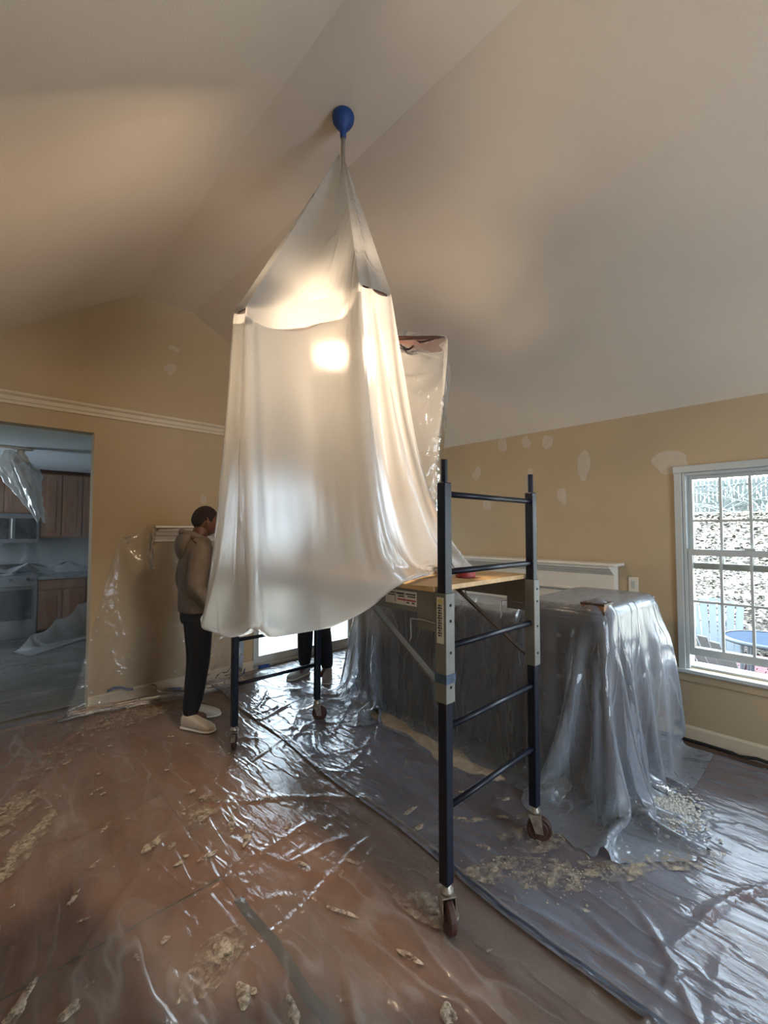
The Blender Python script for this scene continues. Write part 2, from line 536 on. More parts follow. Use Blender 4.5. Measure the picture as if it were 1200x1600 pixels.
# floor slab
mb = MB(); mb.box((XL - .2, YB - .2, -0.12), (XW + .15, 9.0, -0.004))
floor = tag(mb.build('floor', 'subfloor'), 'brown paper covered floor of the vaulted room', kind='structure')
edges_x = [-0.76, 0.02, 0.835, 1.655, 2.47, 3.29, 3.78]
for i in range(6):
    a, b = edges_x[i] + 0.002, edges_x[i + 1] - 0.002
    ys = [-1.5, 1.9 + 0.4 * ((i * 7) % 3 - 1), 4.40]
    for j in range(2):
        m_ = MB(); m_.box((a, ys[j] + .006, -0.004), (b, ys[j + 1] - .006, 0.0005))
        m_.build('paper_sheet', 'rosin_paper', floor)
m_ = MB(); m_.box((-1.6, 4.53, -0.003), (2.15, 8.9, 0.0005)); m_.build('kitchen_tile', 'kitchen_tile', floor)

# right wall with the window hole
WY0, WY1, WZ0, WZ1 = 0.075, 0.835, 0.505, 1.915
mb = MB()
mb.box((XW, WY1, -0.1), (XW + .15, YG + .14, ZE + 0.12)); mb.box((XW, YB - .14, -0.1), (XW + .15, -2.6, ZE + 0.12)); mb.box((XW, -.25, -0.1), (XW + .15, WY0, ZE + 0.12)); mb.box((XW, -2.6, -0.1), (XW + .15, -.25, WZ0)); mb.box((XW, -2.6, WZ1), (XW + .15, -.25, ZE + 0.12))  # the wider hole is for the added daylight window
mb.box((XW, WY0, -0.1), (XW + .15, WY1, WZ0)); mb.box((XW, WY0, WZ1), (XW + .15, WY1, ZE + 0.12))
wall_right = tag(mb.build('wall_right', 'wall_paint'), 'tan painted right wall with filler patches and window', kind='structure')
# gable wall with opening on the left and patio door on the right
OX, OZ, DX0, DX1, DZ = 0.762, 2.329, 2.245, 3.70, 2.06


def roofz(x):
    if x < XA: return 2.40 + (x + 0.76) * SL
    if x <= XB: return ZF
    return ZF - (x - XB) * (ZF - ZE) / (XW - XB)


def gable_panel(mb, x0, x1, z0, y0, y1, zc=None):
    pts = [(x0, z0), (x1, z0)]
    xs = [x1] + [x for x in (XB, XA) if x0 < x < x1] + [x0]
    for x in xs: pts.append((x, zc if zc is not None else roofz(x) + 0.05))
    mb.prism(pts, lambda a, b, t: (a, t, b), y0, y1)


mb = MB()
gable_panel(mb, XL - .1, OX, OZ, YG, YG + .13)
gable_panel(mb, OX, DX0, -0.1, YG, YG + .13)
gable_panel(mb, DX0, DX1, DZ, YG, YG + .13)
gable_panel(mb, DX1, XW + .15, -0.1, YG, YG + .13)
wall_gable = tag(mb.build('wall_gable', 'wall_paint'), 'tan gable wall with kitchen opening and ledge moulding', kind='structure')
# back and left walls (behind the camera)
mb = MB()
gable_panel(mb, XL - .1, 1.2, -0.1, YB - .13, YB); gable_panel(mb, 2.6, XW + .15, -0.1, YB - .13, YB)
gable_panel(mb, 1.2, 2.6, 2.1, YB - .13, YB); gable_panel(mb, 1.2, 2.6, -0.1, YB - .13, YB, zc=0.5)  # unseen opening added here to brighten the room
tag(mb.build('wall_back', 'wall_paint'), 'tan wall behind the viewer with an opening added for daylight', kind='structure')
mb = MB(); mb.box((XL - .13, YB - .13, -0.1), (XL, YG + .13, 2.55))
tag(mb.build('wall_left', 'wall_paint'), 'tan low side wall left of the viewer', kind='structure')
# ceiling: left slope, flat strip, right slope (one folded slab)
mb = MB()
prof = [(XL - .2, roofz(XL - .2)), (XA, ZF), (XB, ZF), (XW + .2, roofz(XW + .2))]
prof = prof + [(x, z + 0.12) for x, z in reversed(prof)]
mb.prism(prof, lambda a, b, t: (a, t, b), YB - .13, YG + .13)
tag(mb.build('ceiling', 'ceiling_paint'), 'white vaulted ceiling with flat strip along the ridge', kind='structure')


def patch(parent, name, m, fn, rx, ry, n=26, thick=0.002, seed=0, wob=0.25):
    r = np.random.default_rng(seed)
    ph = r.uniform(0, 6.28, 4); am = r.uniform(0.3, 1, 4) * wob
    pts = []
    for k in range(n):
        t = 2 * math.pi * k / n
        q = 1 + sum(am[j] * math.sin((j + 2) * t + ph[j]) / (j + 1.3) for j in range(4))
        pts.append((rx * q * math.cos(t), ry * q * math.sin(t)))
    m_ = MB()
    inner = [(a * .72, b * .72) for a, b in pts]
    vs = [fn(a, b, 0) for a, b in pts] + [fn(a, b, thick) for a, b in inner]
    m_.add(vs, [(i, (i + 1) % n, n + (i + 1) % n, n + i) for i in range(n)] + [tuple(range(n, 2 * n))])
    return m_.build(name, m, parent, smooth=True)


for i, (y, z, ry, rz) in enumerate([(2.318, 2.335, .05, .07), (2.066, 2.32, .045, .055), (1.858, 2.295, .055, .06), (2.621, 2.075, .05, .065), (2.031, 2.023, .03, .05), (1.537, 2.05, .045, .15), (1.73, 1.797, .045, .065), (0.90, 2.0, .12, .09), (2.50, 1.75, .05, .06)]):
    patch(wall_right, 'spackle_patch', 'spackle', lambda a, b, t, y=y, z=z: (XW - t, y + a, z + b), ry, rz, seed=i + 3)
for i, (x, z, rx, rz) in enumerate([(1.391, 3.243, .05, .028), (1.361, 3.04, .05, .055), (1.696, 1.80, .03, .05)]):
    patch(wall_gable, 'spackle_patch', 'spackle', lambda a, b, t, x=x, z=z: (x + a, YG - t, z + b), rx, rz, seed=i + 33)

# ledge moulding on the gable wall
prof = [(0, 2.47), (.018, 2.47), (.020, 2.495), (.028, 2.50), (.034, 2.53), (.052, 2.545), (.055, 2.556), (.052, 2.566), (0, 2.570)]
mb = MB(); mb.prism([(d, z) for d, z in prof], lambda a, b, t: (t, YG - a, b), XL + .01, XW - .01)
tag(mb.build('trim_1', 'cream_trim', bevel=0.002), 'cream ledge moulding across the gable wall', kind='structure')
# baseboards
mb = MB(); mb.prism([(0, 0), (.014, 0), (.014, .085), (.006, .10), (0, .10)], lambda a, b, t: (t, YG - a, b), OX, DX0)
tag(mb.build('baseboard_gable', 'cream_trim'), 'cream baseboard below the gable wall', kind='structure')
mb = MB(); mb.prism([(0, 0), (.014, 0), (.014, .085), (.006, .10), (0, .10)], lambda a, b, t: (XW - a, t, b), YB + .02, 1.25)
tag(mb.build('baseboard_right', 'cream_trim'), 'painted baseboard below the window wall', kind='structure')

# ------------------------------------------------------------------ window
win = thing('window_1', 'white double hung window with grid panes, lower sash raised', None, (XW, 0.455, WZ0)); win['kind'] = 'structure'
mb = MB()   # casing (frame around)
mb.box((XW - .018, WY1, WZ0 - .01), (XW + .02, WY1 + .045, WZ1 + .045)); mb.box((XW - .018, WY0 - .045, WZ0 - .01), (XW + .02, WY0, WZ1 + .045))
mb.box((XW - .022, WY0 - .05, WZ1), (XW + .02, WY1 + .05, WZ1 + .05))
mb.build('casing', 'window_white', win, bevel=0.004)
mb = MB()   # jamb liner
mb.box((XW + .001, WY1 - .022, WZ0), (XW + .14, WY1 - .0005, WZ1)); mb.box((XW + .001, WY0 + .0005, WZ0), (XW + .14, WY0 + .022, WZ1)); mb.box((XW + .001, WY0 + .022, WZ1 - .02), (XW + .14, WY1 - .022, WZ1 - .0005)); mb.box((XW + .03, WY0 + .022, WZ0 + .0005), (XW + .16, WY1 - .022, WZ0 + .018))
mb.build('jamb', 'window_white', win, bevel=0.003)
mb = MB(); mb.box((XW - .05, WY0 - .08, WZ0 - .028), (XW + .06, WY1 + .07, WZ0 - .001)); mb.build('window_sill', 'window_white', win, bevel=0.006)
mb = MB(); mb.box((XW - .016, WY0 - .05, WZ0 - .09), (XW - .001, WY1 + .05, WZ0 - .03)); mb.build('apron', 'wall_paint', win, bevel=0.004)


def sash(x, z0, z1, name, bot=.05, top=.04):
    y0, y1 = WY0 + .024, WY1 - .024
    m_ = MB(); s_ = .028
    m_.box((x, y0, z0), (x + .028, y0 + s_, z1)); m_.box((x, y1 - s_, z0), (x + .028, y1, z1))
    m_.box((x, y0 + s_, z0), (x + .028, y1 - s_, z0 + bot)); m_.box((x, y0 + s_, z1 - top), (x + .028, y1 - s_, z1))
    fr = m_.build(name, 'window_white', win, bevel=0.003)
    gy0, gy1, gz0, gz1 = y0 + s_, y1 - s_, z0 + bot, z1 - top
    for k in range(1, 4):
        yy = gy0 + (gy1 - gy0) * k / 4
        q = MB(); q.box((x + .004, yy - .008, gz0), (x + .024, yy + .008, gz1)); q.build('muntin', 'window_white', fr)
    zz = (gz0 + gz1) / 2
    q = MB(); q.box((x + .006, gy0, zz - .008), (x + .022, gy1, zz + .008)); q.build('muntin', 'window_white', fr)
    for a in range(4):
        for b in range(2):
            ya, yb = gy0 + (gy1 - gy0) * a / 4 + .008, gy0 + (gy1 - gy0) * (a + 1) / 4 - .008
            za, zb = gz0 + (gz1 - gz0) * b / 2 + .008, gz0 + (gz1 - gz0) * (b + 1) / 2 - .008
            q = MB(); q.box((x + .012, ya, za), (x + .016, yb, zb)); q.build('pane', 'window_glass', fr)
    return fr


lower = sash(XW + .012, 0.600, 1.36, 'lower_sash', .055, .045)
upper = sash(XW + .062, 1.215, 1.893, 'upper_sash', .045, .025)
m_ = MB(); m_.box((XW + .008, .43, 1.36), (XW + .034, .49, 1.375)); m_.build('sash_lock', 'window_white', lower, bevel=.004)

# unseen wide window added further along the same wall for more daylight
w2 = thing('added_window', 'added unseen white window bringing daylight in beside the viewer', None, (XW, -1.425, WZ0)); w2['kind'] = 'structure'
q = MB(); q.box((XW - .02, -2.65, WZ0 - .05), (XW + .02, -.20, WZ0)); q.box((XW - .02, -2.65, WZ1), (XW + .02, -.20, WZ1 + .05)); q.box((XW - .02, -2.65, WZ0), (XW + .02, -2.6, WZ1)); q.box((XW - .02, -.25, WZ0), (XW + .02, -.20, WZ1)); q.build('casing', 'window_white', w2)
for y in (-1.86, -1.05):
    q = MB(); q.box((XW + .03, y - .03, WZ0 + .001), (XW + .09, y + .03, WZ1 - .001)); q.build('mullion', 'window_white', w2)
for a, b in ((-2.599, -1.89), (-1.83, -1.08), (-1.02, -.251)):
    q = MB(); q.box((XW + .05, a, 1.20), (XW + .08, b, 1.24)); q.build('meeting_rail', 'window_white', w2)
    q = MB(); q.box((XW + .06, a, WZ0 + .001), (XW + .064, b, 1.2)); q.build('pane', 'window_glass', w2)
    q = MB(); q.box((XW + .06, a, 1.24), (XW + .064, b, WZ1 - .001)); q.build('pane', 'window_glass', w2)

# patio door in the gable wall
door = thing('door_1', 'white framed glass patio door behind the plastic tent', None, (2.97, YG + .05, 0)); door['kind'] = 'structure'
mb = MB(); mb.box((DX0 + .001, YG - .012, 0), (DX0 + .05, YG + .12, DZ - .001)); mb.box((DX1 - .05, YG - .012, 0), (DX1 - .001, YG + .12, DZ - .001)); mb.box((DX0 + .05, YG - .012, DZ - .05), (DX1 - .05, YG + .12, DZ - .001)); mb.box((DX0 + .05, YG + .02, 0.0), (DX1 - .05, YG + .12, .03))
mb.build('door_frame', 'window_white', door, bevel=.004)
for a, b, yy in ((DX0 + .05, 2.99, YG + .075), (2.95, DX1 - .05, YG + .04)):
    q = MB(); q.box((a, yy, .03), (a + .06, yy + .03, DZ - .05)); q.box((b - .06, yy, .03), (b, yy + .03, DZ - .05)); q.box((a + .06, yy, .03), (b - .06, yy + .03, .11)); q.box((a + .06, yy, DZ - .12), (b - .06, yy + .03, DZ - .05))
    lf = q.build('door_leaf', 'window_white', door, bevel=.004)
    q = MB(); q.box((a + .06, yy + .012, .11), (b - .06, yy + .018, DZ - .12)); q.build('pane', 'window_glass', lf)

# ------------------------------------------------------------------ fireplace mantel on the right wall
fp = thing('fireplace', 'white fireplace mantel with stepped moulding behind the covered furniture', 'fireplace', (3.7, 2.2, 0))
MY0, MY1 = 1.23, 3.20
mb = MB(); mb.box((3.585, MY0, 1.215), (XW - .002, MY1, 1.238)); mb.build('mantel_shelf', 'white_trim', fp, bevel=.006)
prof = [(.195, 1.214), (.19, 1.195), (.165, 1.19), (.15, 1.172), (.12, 1.16), (.105, 1.145), (.09, 1.143), (.09, 1.02), (.10, 1.015), (.10, 1.0), (0.003, 1.0), (0.003, 1.214)]
mb = MB(); mb.prism(prof, lambda a, b, t: (XW - a, t, b), MY0 + .05, MY1 - .05); mb.build('mantel_moulding', 'white_trim', fp, bevel=.003)
for y0 in (MY0 + .1, MY1 - .32):
    q = MB(); q.box((XW - .08, y0, 0.0), (XW - .003, y0 + .22, 1.0)); q.build('pilaster', 'white_trim', fp, bevel=.005)
mb = MB(); mb.box((XW - .06, MY0 + .32, .75), (XW - .003, MY1 - .32, 1.0)); mb.build('frieze_board', 'white_trim', fp, bevel=.004)
mb = MB(); mb.box((XW - .02, MY0 + .32, 0), (XW - .003, MY1 - .32, .75)); mb.build('firebox', 'hole_black', fp)

op = thing('outlet_plate', 'small white outlet plate on the wall beside the mantel end', 'outlet', (XW - .004, 1.17, 1.07))
mb = MB(); mb.box((XW - .007, 1.135, 1.012), (XW - .0005, 1.205, 1.128)); mb.build('plate', 'white_trim', op, bevel=.003)
mb = MB(); mb.box((XW - .010, 1.155, 1.04), (XW - .006, 1.185, 1.10)); mb.build('socket', 'window_white', op, bevel=.003)

# ------------------------------------------------------------------ ceiling fan
FX, FY, FZ = 1.355, 1.742, 2.45
fan = thing('ceiling_fan', 'ceiling fan with brown blades and lit bowl hung on a long rod', 'ceiling fan', (FX, FY, ZF))
mb = MB(); mb.lathe([(0.0, 0), (.054, 0), (.058, -.012), (.054, -.035), (.040, -.058), (.022, -.075), (.016, -.10), (.015, -.125), (0, -.125)], (FX, FY, ZF - .0005), 24)
can = mb.build('canopy', 'blue_tape', fan, smooth=True); can['label'] = 'canopy wrapped in blue masking tape'
mb = MB(); mb.tube([(FX, FY, ZF - .12), (FX, FY, FZ + .12)], .012, 12); mb.build('downrod', 'fan_metal', fan, smooth=True)
mb = MB(); mb.lathe([(0, .13), (.03, .13), (.045, .10), (.085, .085), (.105, .05), (.105, .0), (.085, -.03), (.05, -.045), (0, -.045)], (FX, FY, FZ), 28); mb.build('motor', 'fan_metal', fan, smooth=True)
BL = [-114, -41, 31, 103, 175]
for a in BL:
    t = R(a); d = Vector((math.cos(t), math.sin(t), 0)); n_ = Vector((-math.sin(t), math.cos(t), 0))
    pit = -0.18
    out = [(.17, .045), (.20, .055), (.48, .068), (.515, .06), (.522, .04)]
    pts = [(r_, w) for r_, w in out] + [(r_, -w) for r_, w in reversed(out)]
    q = MB(); q.prism(pts, lambda A, B, T, d=d, n_=n_: tuple(Vector((FX, FY, FZ + T + B * pit)) + d * A + n_ * B), -.004, .004)
    b_ = q.build('blade', 'fan_blade_wood', fan, bevel=.002)
    q = MB(); q.bar(tuple(Vector((FX, FY, FZ - .002)) + d * .08), tuple(Vector((FX, FY, FZ + .002)) + d * .22), .03, .006); q.build('blade_arm', 'fan_metal', b_)
mb = MB(); mb.lathe([(0, -.045), (.06, -.045), (.062, -.065), (0, -.066)], (FX, FY, FZ), 24); mb.build('light_fitter', 'fan_metal', fan, smooth=True)
emission('lamp_glow', (1.0, 0.75, 0.51), 235.0)
mb = MB(); mb.lathe([(.06, -.06), (.085, -.068), (.092, -.085), (.082, -.115), (.055, -.137), (.02, -.146), (0, -.147)], (FX, FY, FZ), 24)
bw = mb.build('light_bowl', 'lamp_glow', fan, smooth=True); bw['label'] = 'glowing warm glass bowl'

# ------------------------------------------------------------------ tent of plastic hung over the fan
def blade_corner(a, k, r_=.532, w=.066, dz=.010):
    t = R(a)
    return np.array([FX + r_ * math.cos(t) - k * w * math.sin(t), FY + r_ * math.sin(t) + k * w * math.cos(t), FZ - k * w * .18 + dz])


def tent(keys, apex_fn, n_cols, n_top, n_low, top_slack, low_slack, seed, steps, collide=None, pins_extra=(), sv=1.005, taut=True):
    """keys: (column 0..1, ring point, mid point or None, bottom point, pin ring?, pin bottom?)"""
    cs = np.linspace(0, 1, n_cols)
    kc = np.array([k[0] for k in keys])
    ip = lambda j: np.stack([np.interp(cs, kc, [k[j][x] for k in keys]) for x in range(3)], -1)
    ring, midp, bot = ip(1), ip(2), ip(3)
    apex = np.array([apex_fn(c) for c in cs])
    rows = []
    for t in np.linspace(0, 1, n_top, endpoint=False): rows.append(apex * (1 - t) + ring * t)
    for t in np.linspace(0, 1, n_low):
        rows.append(ring * (1 - 2 * t) + midp * 2 * t if t < .5 else midp * (2 - 2 * t) + bot * (2 * t - 1))
    P = np.stack(rows, 1)               # (cols, rows, 3)
    W = np.ones(P.shape[:2]); W[:, 0] = 0
    for k in keys:
        i = int(round(k[0] * (n_cols - 1)))
        if k[4]: W[i, n_top] = 0
        if k[4] and taut: W[i, :n_top] = 0
        if k[5]: W[i, -1] = 0
    for i, j in pins_extra: W[i, j] = 0
    su = np.concatenate([np.linspace(1.0, top_slack, n_top), np.linspace(top_slack, low_slack, n_low)])[None, :]
    return cloth(P, W, su=su, sv=sv, steps=steps, iters=18, collide=collide, seed=seed, bend=0.05, damp=.965, g=1.6)


PLZ = 1.281
deck_push = box_push([((1.30, 1.10, 1.10), (2.09, 2.95, PLZ))], floor=.01, m=.008)


def tent_push(Q):
    Q = deck_push(Q)
    T = Q[:, :33]
    rr = np.hypot(T[..., 0] - FX, T[..., 1] - FY)
    T[..., 2] = np.where(rr < .40, np.maximum(T[..., 2], FZ + .03 + np.clip(.12 - rr, 0, .1)), T[..., 2])      # lies on the blades
    return Q


mid = lambda a, b, t=.5: tuple(np.array(a) * (1 - t) + np.array(b) * t)
c0, c1 = blade_corner(-114, 1), blade_corner(-114, -1)
c2, c3 = blade_corner(175, 1), blade_corner(175, -1)
c4, c5 = blade_corner(103, 1), blade_corner(103, -1)
b0, b0m, b1 = (1.99, 1.40, 1.292), (1.58, 1.34, 1.292), (1.27, 1.27, 1.285)
b12, b2, b3, b4 = (1.03, 1.40, 1.17), (.85, 1.66, 1.115), (.80, 2.015, 1.065), (1.12, 2.25, 1.10)
sw = tuple(np.array(mid(c1, c2)) + np.array([.05, .045, -.055])); sw1 = tuple(np.array(mid(c1, c2, .25)) + np.array([.03, .03, -.035]))
A = tent([(0.0, c0, mid(c0, b0), b0, 1, 1), (.2, mid(c0, c1, .6), mid(mid(c0, c1, .6), b0m), b0m, 1, 1), (.32, c1, mid(c1, b1), b1, 1, 1),
          (.45, sw1, mid(sw1, mid(b1, b12)), mid(b1, b12), 0, 0), (.57, sw, mid(sw, b12), b12, 0, 0), (.83, c2, mid(c2, b2), b2, 1, 1), (.94, c3, mid(c3, b3), b3, 1, 1),
          (1.0, mid(c3, c4, .07), mid(mid(c3, c4, .07), (.835, 2.06, 1.06)), (.835, 2.06, 1.06), 0, 1)],
         lambda c: (FX + .02 * math.cos(R(-98 - 150 * c)), FY + .02 * math.sin(R(-98 - 150 * c)), 3.40 + .05 * math.sin(9 * c)),
         104, 34, 60, 1.06, 1.04, 5, 90, tent_push)
tentA = grid_mesh('plastic_tent', A, 'tent_film', origin=(1.0, 1.6, 1.1), subsurf=1)
tag(tentA, 'milky plastic tent hanging from the fan with lamp glowing inside', 'plastic sheet')
nc = A.shape[0]; i0, i1 = int(.30 * nc), int(.97 * nc)
inner = A[i0:i1, 36:].copy(); cen_ = np.array([FX, FY, 0]); dv = cen_ - inner; dv[..., 2] = 0; dv /= np.linalg.norm(dv, axis=-1, keepdims=True)
inner += dv * (.02 + .018 * np.sin(np.linspace(0, 17, i1 - i0))[:, None, None])
grid_mesh('inner_layer', inner, 'tent_film', tentA)
d0 = np.array([1.47, 1.55, FZ + .03]); d1, d2 = blade_corner(-41, -1), blade_corner(-41, 1)
dx = d2 + np.array([.075, .0, -.05]); e1, e2 = blade_corner(31, -1), blade_corner(31, 1)
m0, m1, m2, mx = (1.58, 1.42, 1.9), (1.70, 1.39, 1.88), (1.765, 1.43, 1.88), (1.785, 1.47, 1.88)
B = tent([(0, d0, m0, (1.66, 1.45, 1.30), 1, 1), (.38, d1, m1, (1.72, 1.42, 1.30), 1, 1), (.55, d2, m2, (1.75, 1.46, 1.30), 1, 1), (.66, dx, mx, (1.77, 1.52, 1.30), 1, 1),
          (.88, e1, mid(e1, (1.8, 1.85, 1.30)), (1.8, 1.85, 1.30), 1, 1), (1, e2, mid(e2, (1.75, 2.0, 1.3)), (1.75, 2.0, 1.30), 1, 1)],
         lambda c: (FX + .11 * math.cos(R(-70 + 120 * c)), FY + .11 * math.sin(R(-70 + 120 * c)), FZ + .10),
         72, 14, 44, 1.06, 1.06, 9, 70, deck_push)
tentB = grid_mesh('plastic_cover', B, 'blade_film', origin=(1.75, 1.5, 1.3), subsurf=1)
tag(tentB, 'clear plastic hanging from the brown fan blade, right of the tent', 'plastic sheet')

# ------------------------------------------------------------------ rolling scaffold
SX0, SX1, SY0, SY1 = 1.35, 2.03, 1.085, 2.915
sc = thing('rolling_scaffold', 'navy steel rolling scaffold with ladder ends and grey deck rails', 'scaffold', (1.69, 2.0, 0))


def post(x, y):
    w = .021
    q = MB(); q.box((x - w, y - w, .165), (x + w, y + w, 1.685)); p = q.build('post', 'navy_steel', sc, bevel=.005)
    q = MB(); q.tube([(x, y, 1.68), (x, y, 1.775)], .0135, 12); q.build('coupling_pin', 'navy_steel', p, smooth=False)
    q = MB()
    for k in range(29):
        z = .22 + k * .05
        for ax in (0, 1):
            c = (x + (w + .0008 if ax == 0 else 0), y - (w + .0008 if ax == 1 else 0), z)
            if ax == 0: q.lathe([(0, 0), (.0052, 0), (.0052, -.001)], c, 8, 'X')
    h = q.build('peg_holes', 'hole_black', p); h['kind'] = 'stuff'
    # grey sleeve of the deck frame
    s_ = w + .006; sgn = 1 if y < 2 else -1
    q = MB(); q.box((x - s_, y - s_, .84), (x + s_, y + s_, 1.255)); sl_ = q.build('sleeve', 'grey_steel', sc, bevel=.003)
    q = MB()
    for z in (.90, 1.03, 1.15, 1.21):
        q.lathe([(0, 0), (.006, 0), (.006, -.001)], (x + s_ + .0008, y, z), 8, 'X')
        q.lathe([(0, 0), (.006, 0), (.006, -.001)], (x, y - s_ - .0008, z), 8, 'Y')
    h = q.build('peg_holes', 'hole_black', sl_); h['kind'] = 'stuff'
    return p, sl_


def caster(x, y, ang):
    c = thing('caster', None, None); c.parent = sc; del_loc = Vector((x, y, 0)) - Vector(sc.location)
    dx_, dy_ = math.cos(ang), math.sin(ang)
    r = .058; cx, cy = x + dx_ * .02, y + dy_ * .02
    m_ = MB()
    ax = Vector((-dy_, dx_, 0)); fw = Vector((dx_, dy_, 0)); cen = Vector((cx, cy, r + .004))

    def ring(prof, n=22):
        vs = []; fs = []
        for (rr, o) in prof:
            for k in range(n):
                t = 2 * math.pi * k / n
                vs.append(cen + ax * o + fw * (rr * math.cos(t)) + Vector((0, 0, rr * math.sin(t))))
        for i in range(len(prof) - 1):
            for k in range(n): fs.append((i * n + k, i * n + (k + 1) % n, (i + 1) * n + (k + 1) % n, (i + 1) * n + k))
        return vs, fs
    m_.add(*ring([(.0, -.018), (.036, -.018), (.04, -.015), (.052, -.015), (r, -.009), (r, .009), (.052, .015), (.04, .015), (.036, .018), (0, .018)]))
    wheel = m_.build('wheel', 'caster_rubber', c, smooth=False)
    m_ = MB(); m_.add(*ring([(0, -.021), (.014, -.021), (.014, .021), (0, .021)], 12)); m_.build('axle', 'worn_steel', c)
    m_ = MB()
    for s_ in (-1, 1):
        o = ax * (s_ * .024)
        poly = [cen + o + fw * .018 + Vector((0, 0, -.014)), cen + o - fw * .018 + Vector((0, 0, -.014)), Vector((x, y, .128)) + o - fw * .028, Vector((x, y, .128)) + o + fw * .028]
        th = ax * (.003 * s_)
        m_.add([p for p in poly] + [p + th for p in poly], [(0, 1, 2, 3), (7, 6, 5, 4), (0, 4, 5, 1), (1, 5, 6, 2), (2, 6, 7, 3), (3, 7, 4, 0)])
    m_.bar(Vector((x, y, .130)) - fw * .03, Vector((x, y, .130)) + fw * .03, .056, .006)
    m_.build('fork', 'worn_steel', c, bevel=.001)
    m_ = MB(); m_.lathe([(0, .134), (.026, .134), (.028, .145), (.018, .155), (.018, .166), (0, .166)], (x, y, 0), 16); m_.build('swivel_plate', 'worn_steel', c, smooth=True)
    m_ = MB(); m_.bar(Vector((x, y, .12)) - fw * .03, Vector((x, y, .095)) - fw * .085, .03, .004); m_.build('brake_pedal', 'worn_steel', c, bevel=.001)


posts = {}
for x in (SX0, SX1):
    for y in (SY0, SY1): posts[(x, y)] = post(x, y)
for (x, y), a in zip(posts, (R(-120), R(60), R(-60), R(-40))): caster(x, y, a)
for y in (SY0, SY1):
    for z in (.44, .74, 1.045, 1.335, 1.64):
        q = MB(); q.tube([(SX0 + .018, y, z), (SX1 - .018, y, z)], .0125, 12); q.build('rung', 'navy_steel', sc, smooth=True)
for x, s_ in ((SX0, -1), (SX1, 1)):
    q = MB()
    xi = x
    prof = [(-.012, 1.16), (.012, 1.16), (.012, 1.255), (-.012, 1.255)]
    q.prism(prof, lambda a, b, t: (xi + a, t, b), SY0 + .03, SY1 - .03); rail = q.build('deck_rail', 'grey_steel', sc, bevel=.003)
    q = MB(); q.box((x - .016, SY0 + .028, 1.10), (x + .016, SY0 + .13, 1.256)); q.build('rail_bracket', 'grey_steel', rail, bevel=.003)
    for y, yy in ((SY0, SY0 + .50), (SY1, SY1 - .50)):
        q = MB(); q.bar((x - .01 * s_, y + (.02 if y < 2 else -.02), .88), (x - .01 * s_, yy, 1.20), .008, .03, up=(1, 0, 0)); q.build('brace', 'dark_wood' if s_ > 0 else 'grey_steel', sc)
# locking wire clips under the rails
for x in (SX0, SX1):
    q = MB(); yb = SY0 + .03; o = -.02 if x == SX0 else -.02
    q.tube([(x + o, yb, 1.135), (x + o, yb + .075, 1.140), (x + o, yb + .13, 1.135), (x + o, yb + .13, 1.06), (x + o - .012, yb + .13, 1.045)], .0035, 6)
    q.build('locking_clip', 'wire_steel', sc, smooth=True)
q = MB(); q.tube([(SX1 - .02, 1.48, 1.19), (SX1 - .02, 1.46, 1.13), (SX1 - .02, 1.40, 1.08), (SX1 - .02, 1.36, 1.065), (SX1 - .02, 1.30, 1.06)], .0035, 6); q.build('safety_wire', 'wire_steel', sc, smooth=True)

# stickers: one upright on the near sleeve, one on the deck rail
sleeve = posts[(SX0, SY0)][1]
xs = SX0 - .0275
q = MB(); q.box((xs - .0008, SY0 - .017, 1.065), (xs, SY0 + .017, 1.24)); s1 = q.build('sticker', 'sticker_white', sc); s1['label'] = 'upright pale sticker with dark printed letters'
q = MB()
for k in range(13):
    z = 1.212 - k * .0095
    wv = [.010, .012, .009, .011][k % 4]
    q.box((xs - .0014, SY0 - wv + .004, z - .0065), (xs - .0008, SY0 - .002, z)); q.box((xs - .0014, SY0 + .0005, z - .0065), (xs - .0008, SY0 + wv, z))
q.build('lettering', 'print_black', s1)
q = MB(); q.lathe([(0, 0), (.012, 0), (.012, .0006)], (xs - .0016, SY0, 1.226), 14, 'X'); q.build('emblem', 'sticker_yellow', s1)
xr = SX0 - .0125
q = MB(); q.box((xr - .0008, SY0 + .10 + .035, 1.185), (xr, SY0 + .32, 1.243)); s2 = q.build('sticker', 'sticker_white', sc); s2['label'] = 'white warning sticker with red and black print on the rail'
q = MB()
y0 = SY0 + .137
for k, (a, b, z0, z1) in enumerate([(.005, .06, 1.228, 1.234), (.005, .05, 1.219, 1.224), (.07, .115, 1.226, 1.235), (.07, .105, 1.216, 1.222), (.125, .175, 1.228, 1.234), (.125, .165, 1.219, 1.224), (.066, .067, 1.19, 1.24), (.12, .123, 1.192, 1.24), (.01, .025, 1.193, 1.199), (.04, .055, 1.193, 1.199)]):
    q.box((xr - .0014, y0 + a, z0), (xr - .0008, y0 + b, z1))
q.build('lettering', 'print_black', s2)
q = MB(); q.box((xr - .0014, y0 + .003, 1.203), (xr - .0008, y0 + .11, 1.209)); q.build('red_stripe', 'print_red', s2)
q = MB(); q.box((SX0 - .0285, SY0 - .0285, .915), (SX0 + .0285, SY0 + .0285, .95)); q.build('tape_wrap', mat('faded_blue_tape', (.05, .085, .14), .7, var=.5, scale=30), sleeve)

dk = thing('plywood_deck', 'yellow plywood deck board lying on the scaffold rails', 'deck board', (1.69, 2.0, 1.256))
q = MB(); q.box((SX0 - .03, SY0 + .03, 1.2565), (SX1 + .03, SY1 - .03, 1.277)); q.build('board', 'plywood', dk, bevel=.002)
q = MB(); q.box((SX0 + .06, SY0 + .26, 1.277), (SX1 - .1, SY0 + .262, 1.2775)); q.build('seam', 'dark_wood', dk)

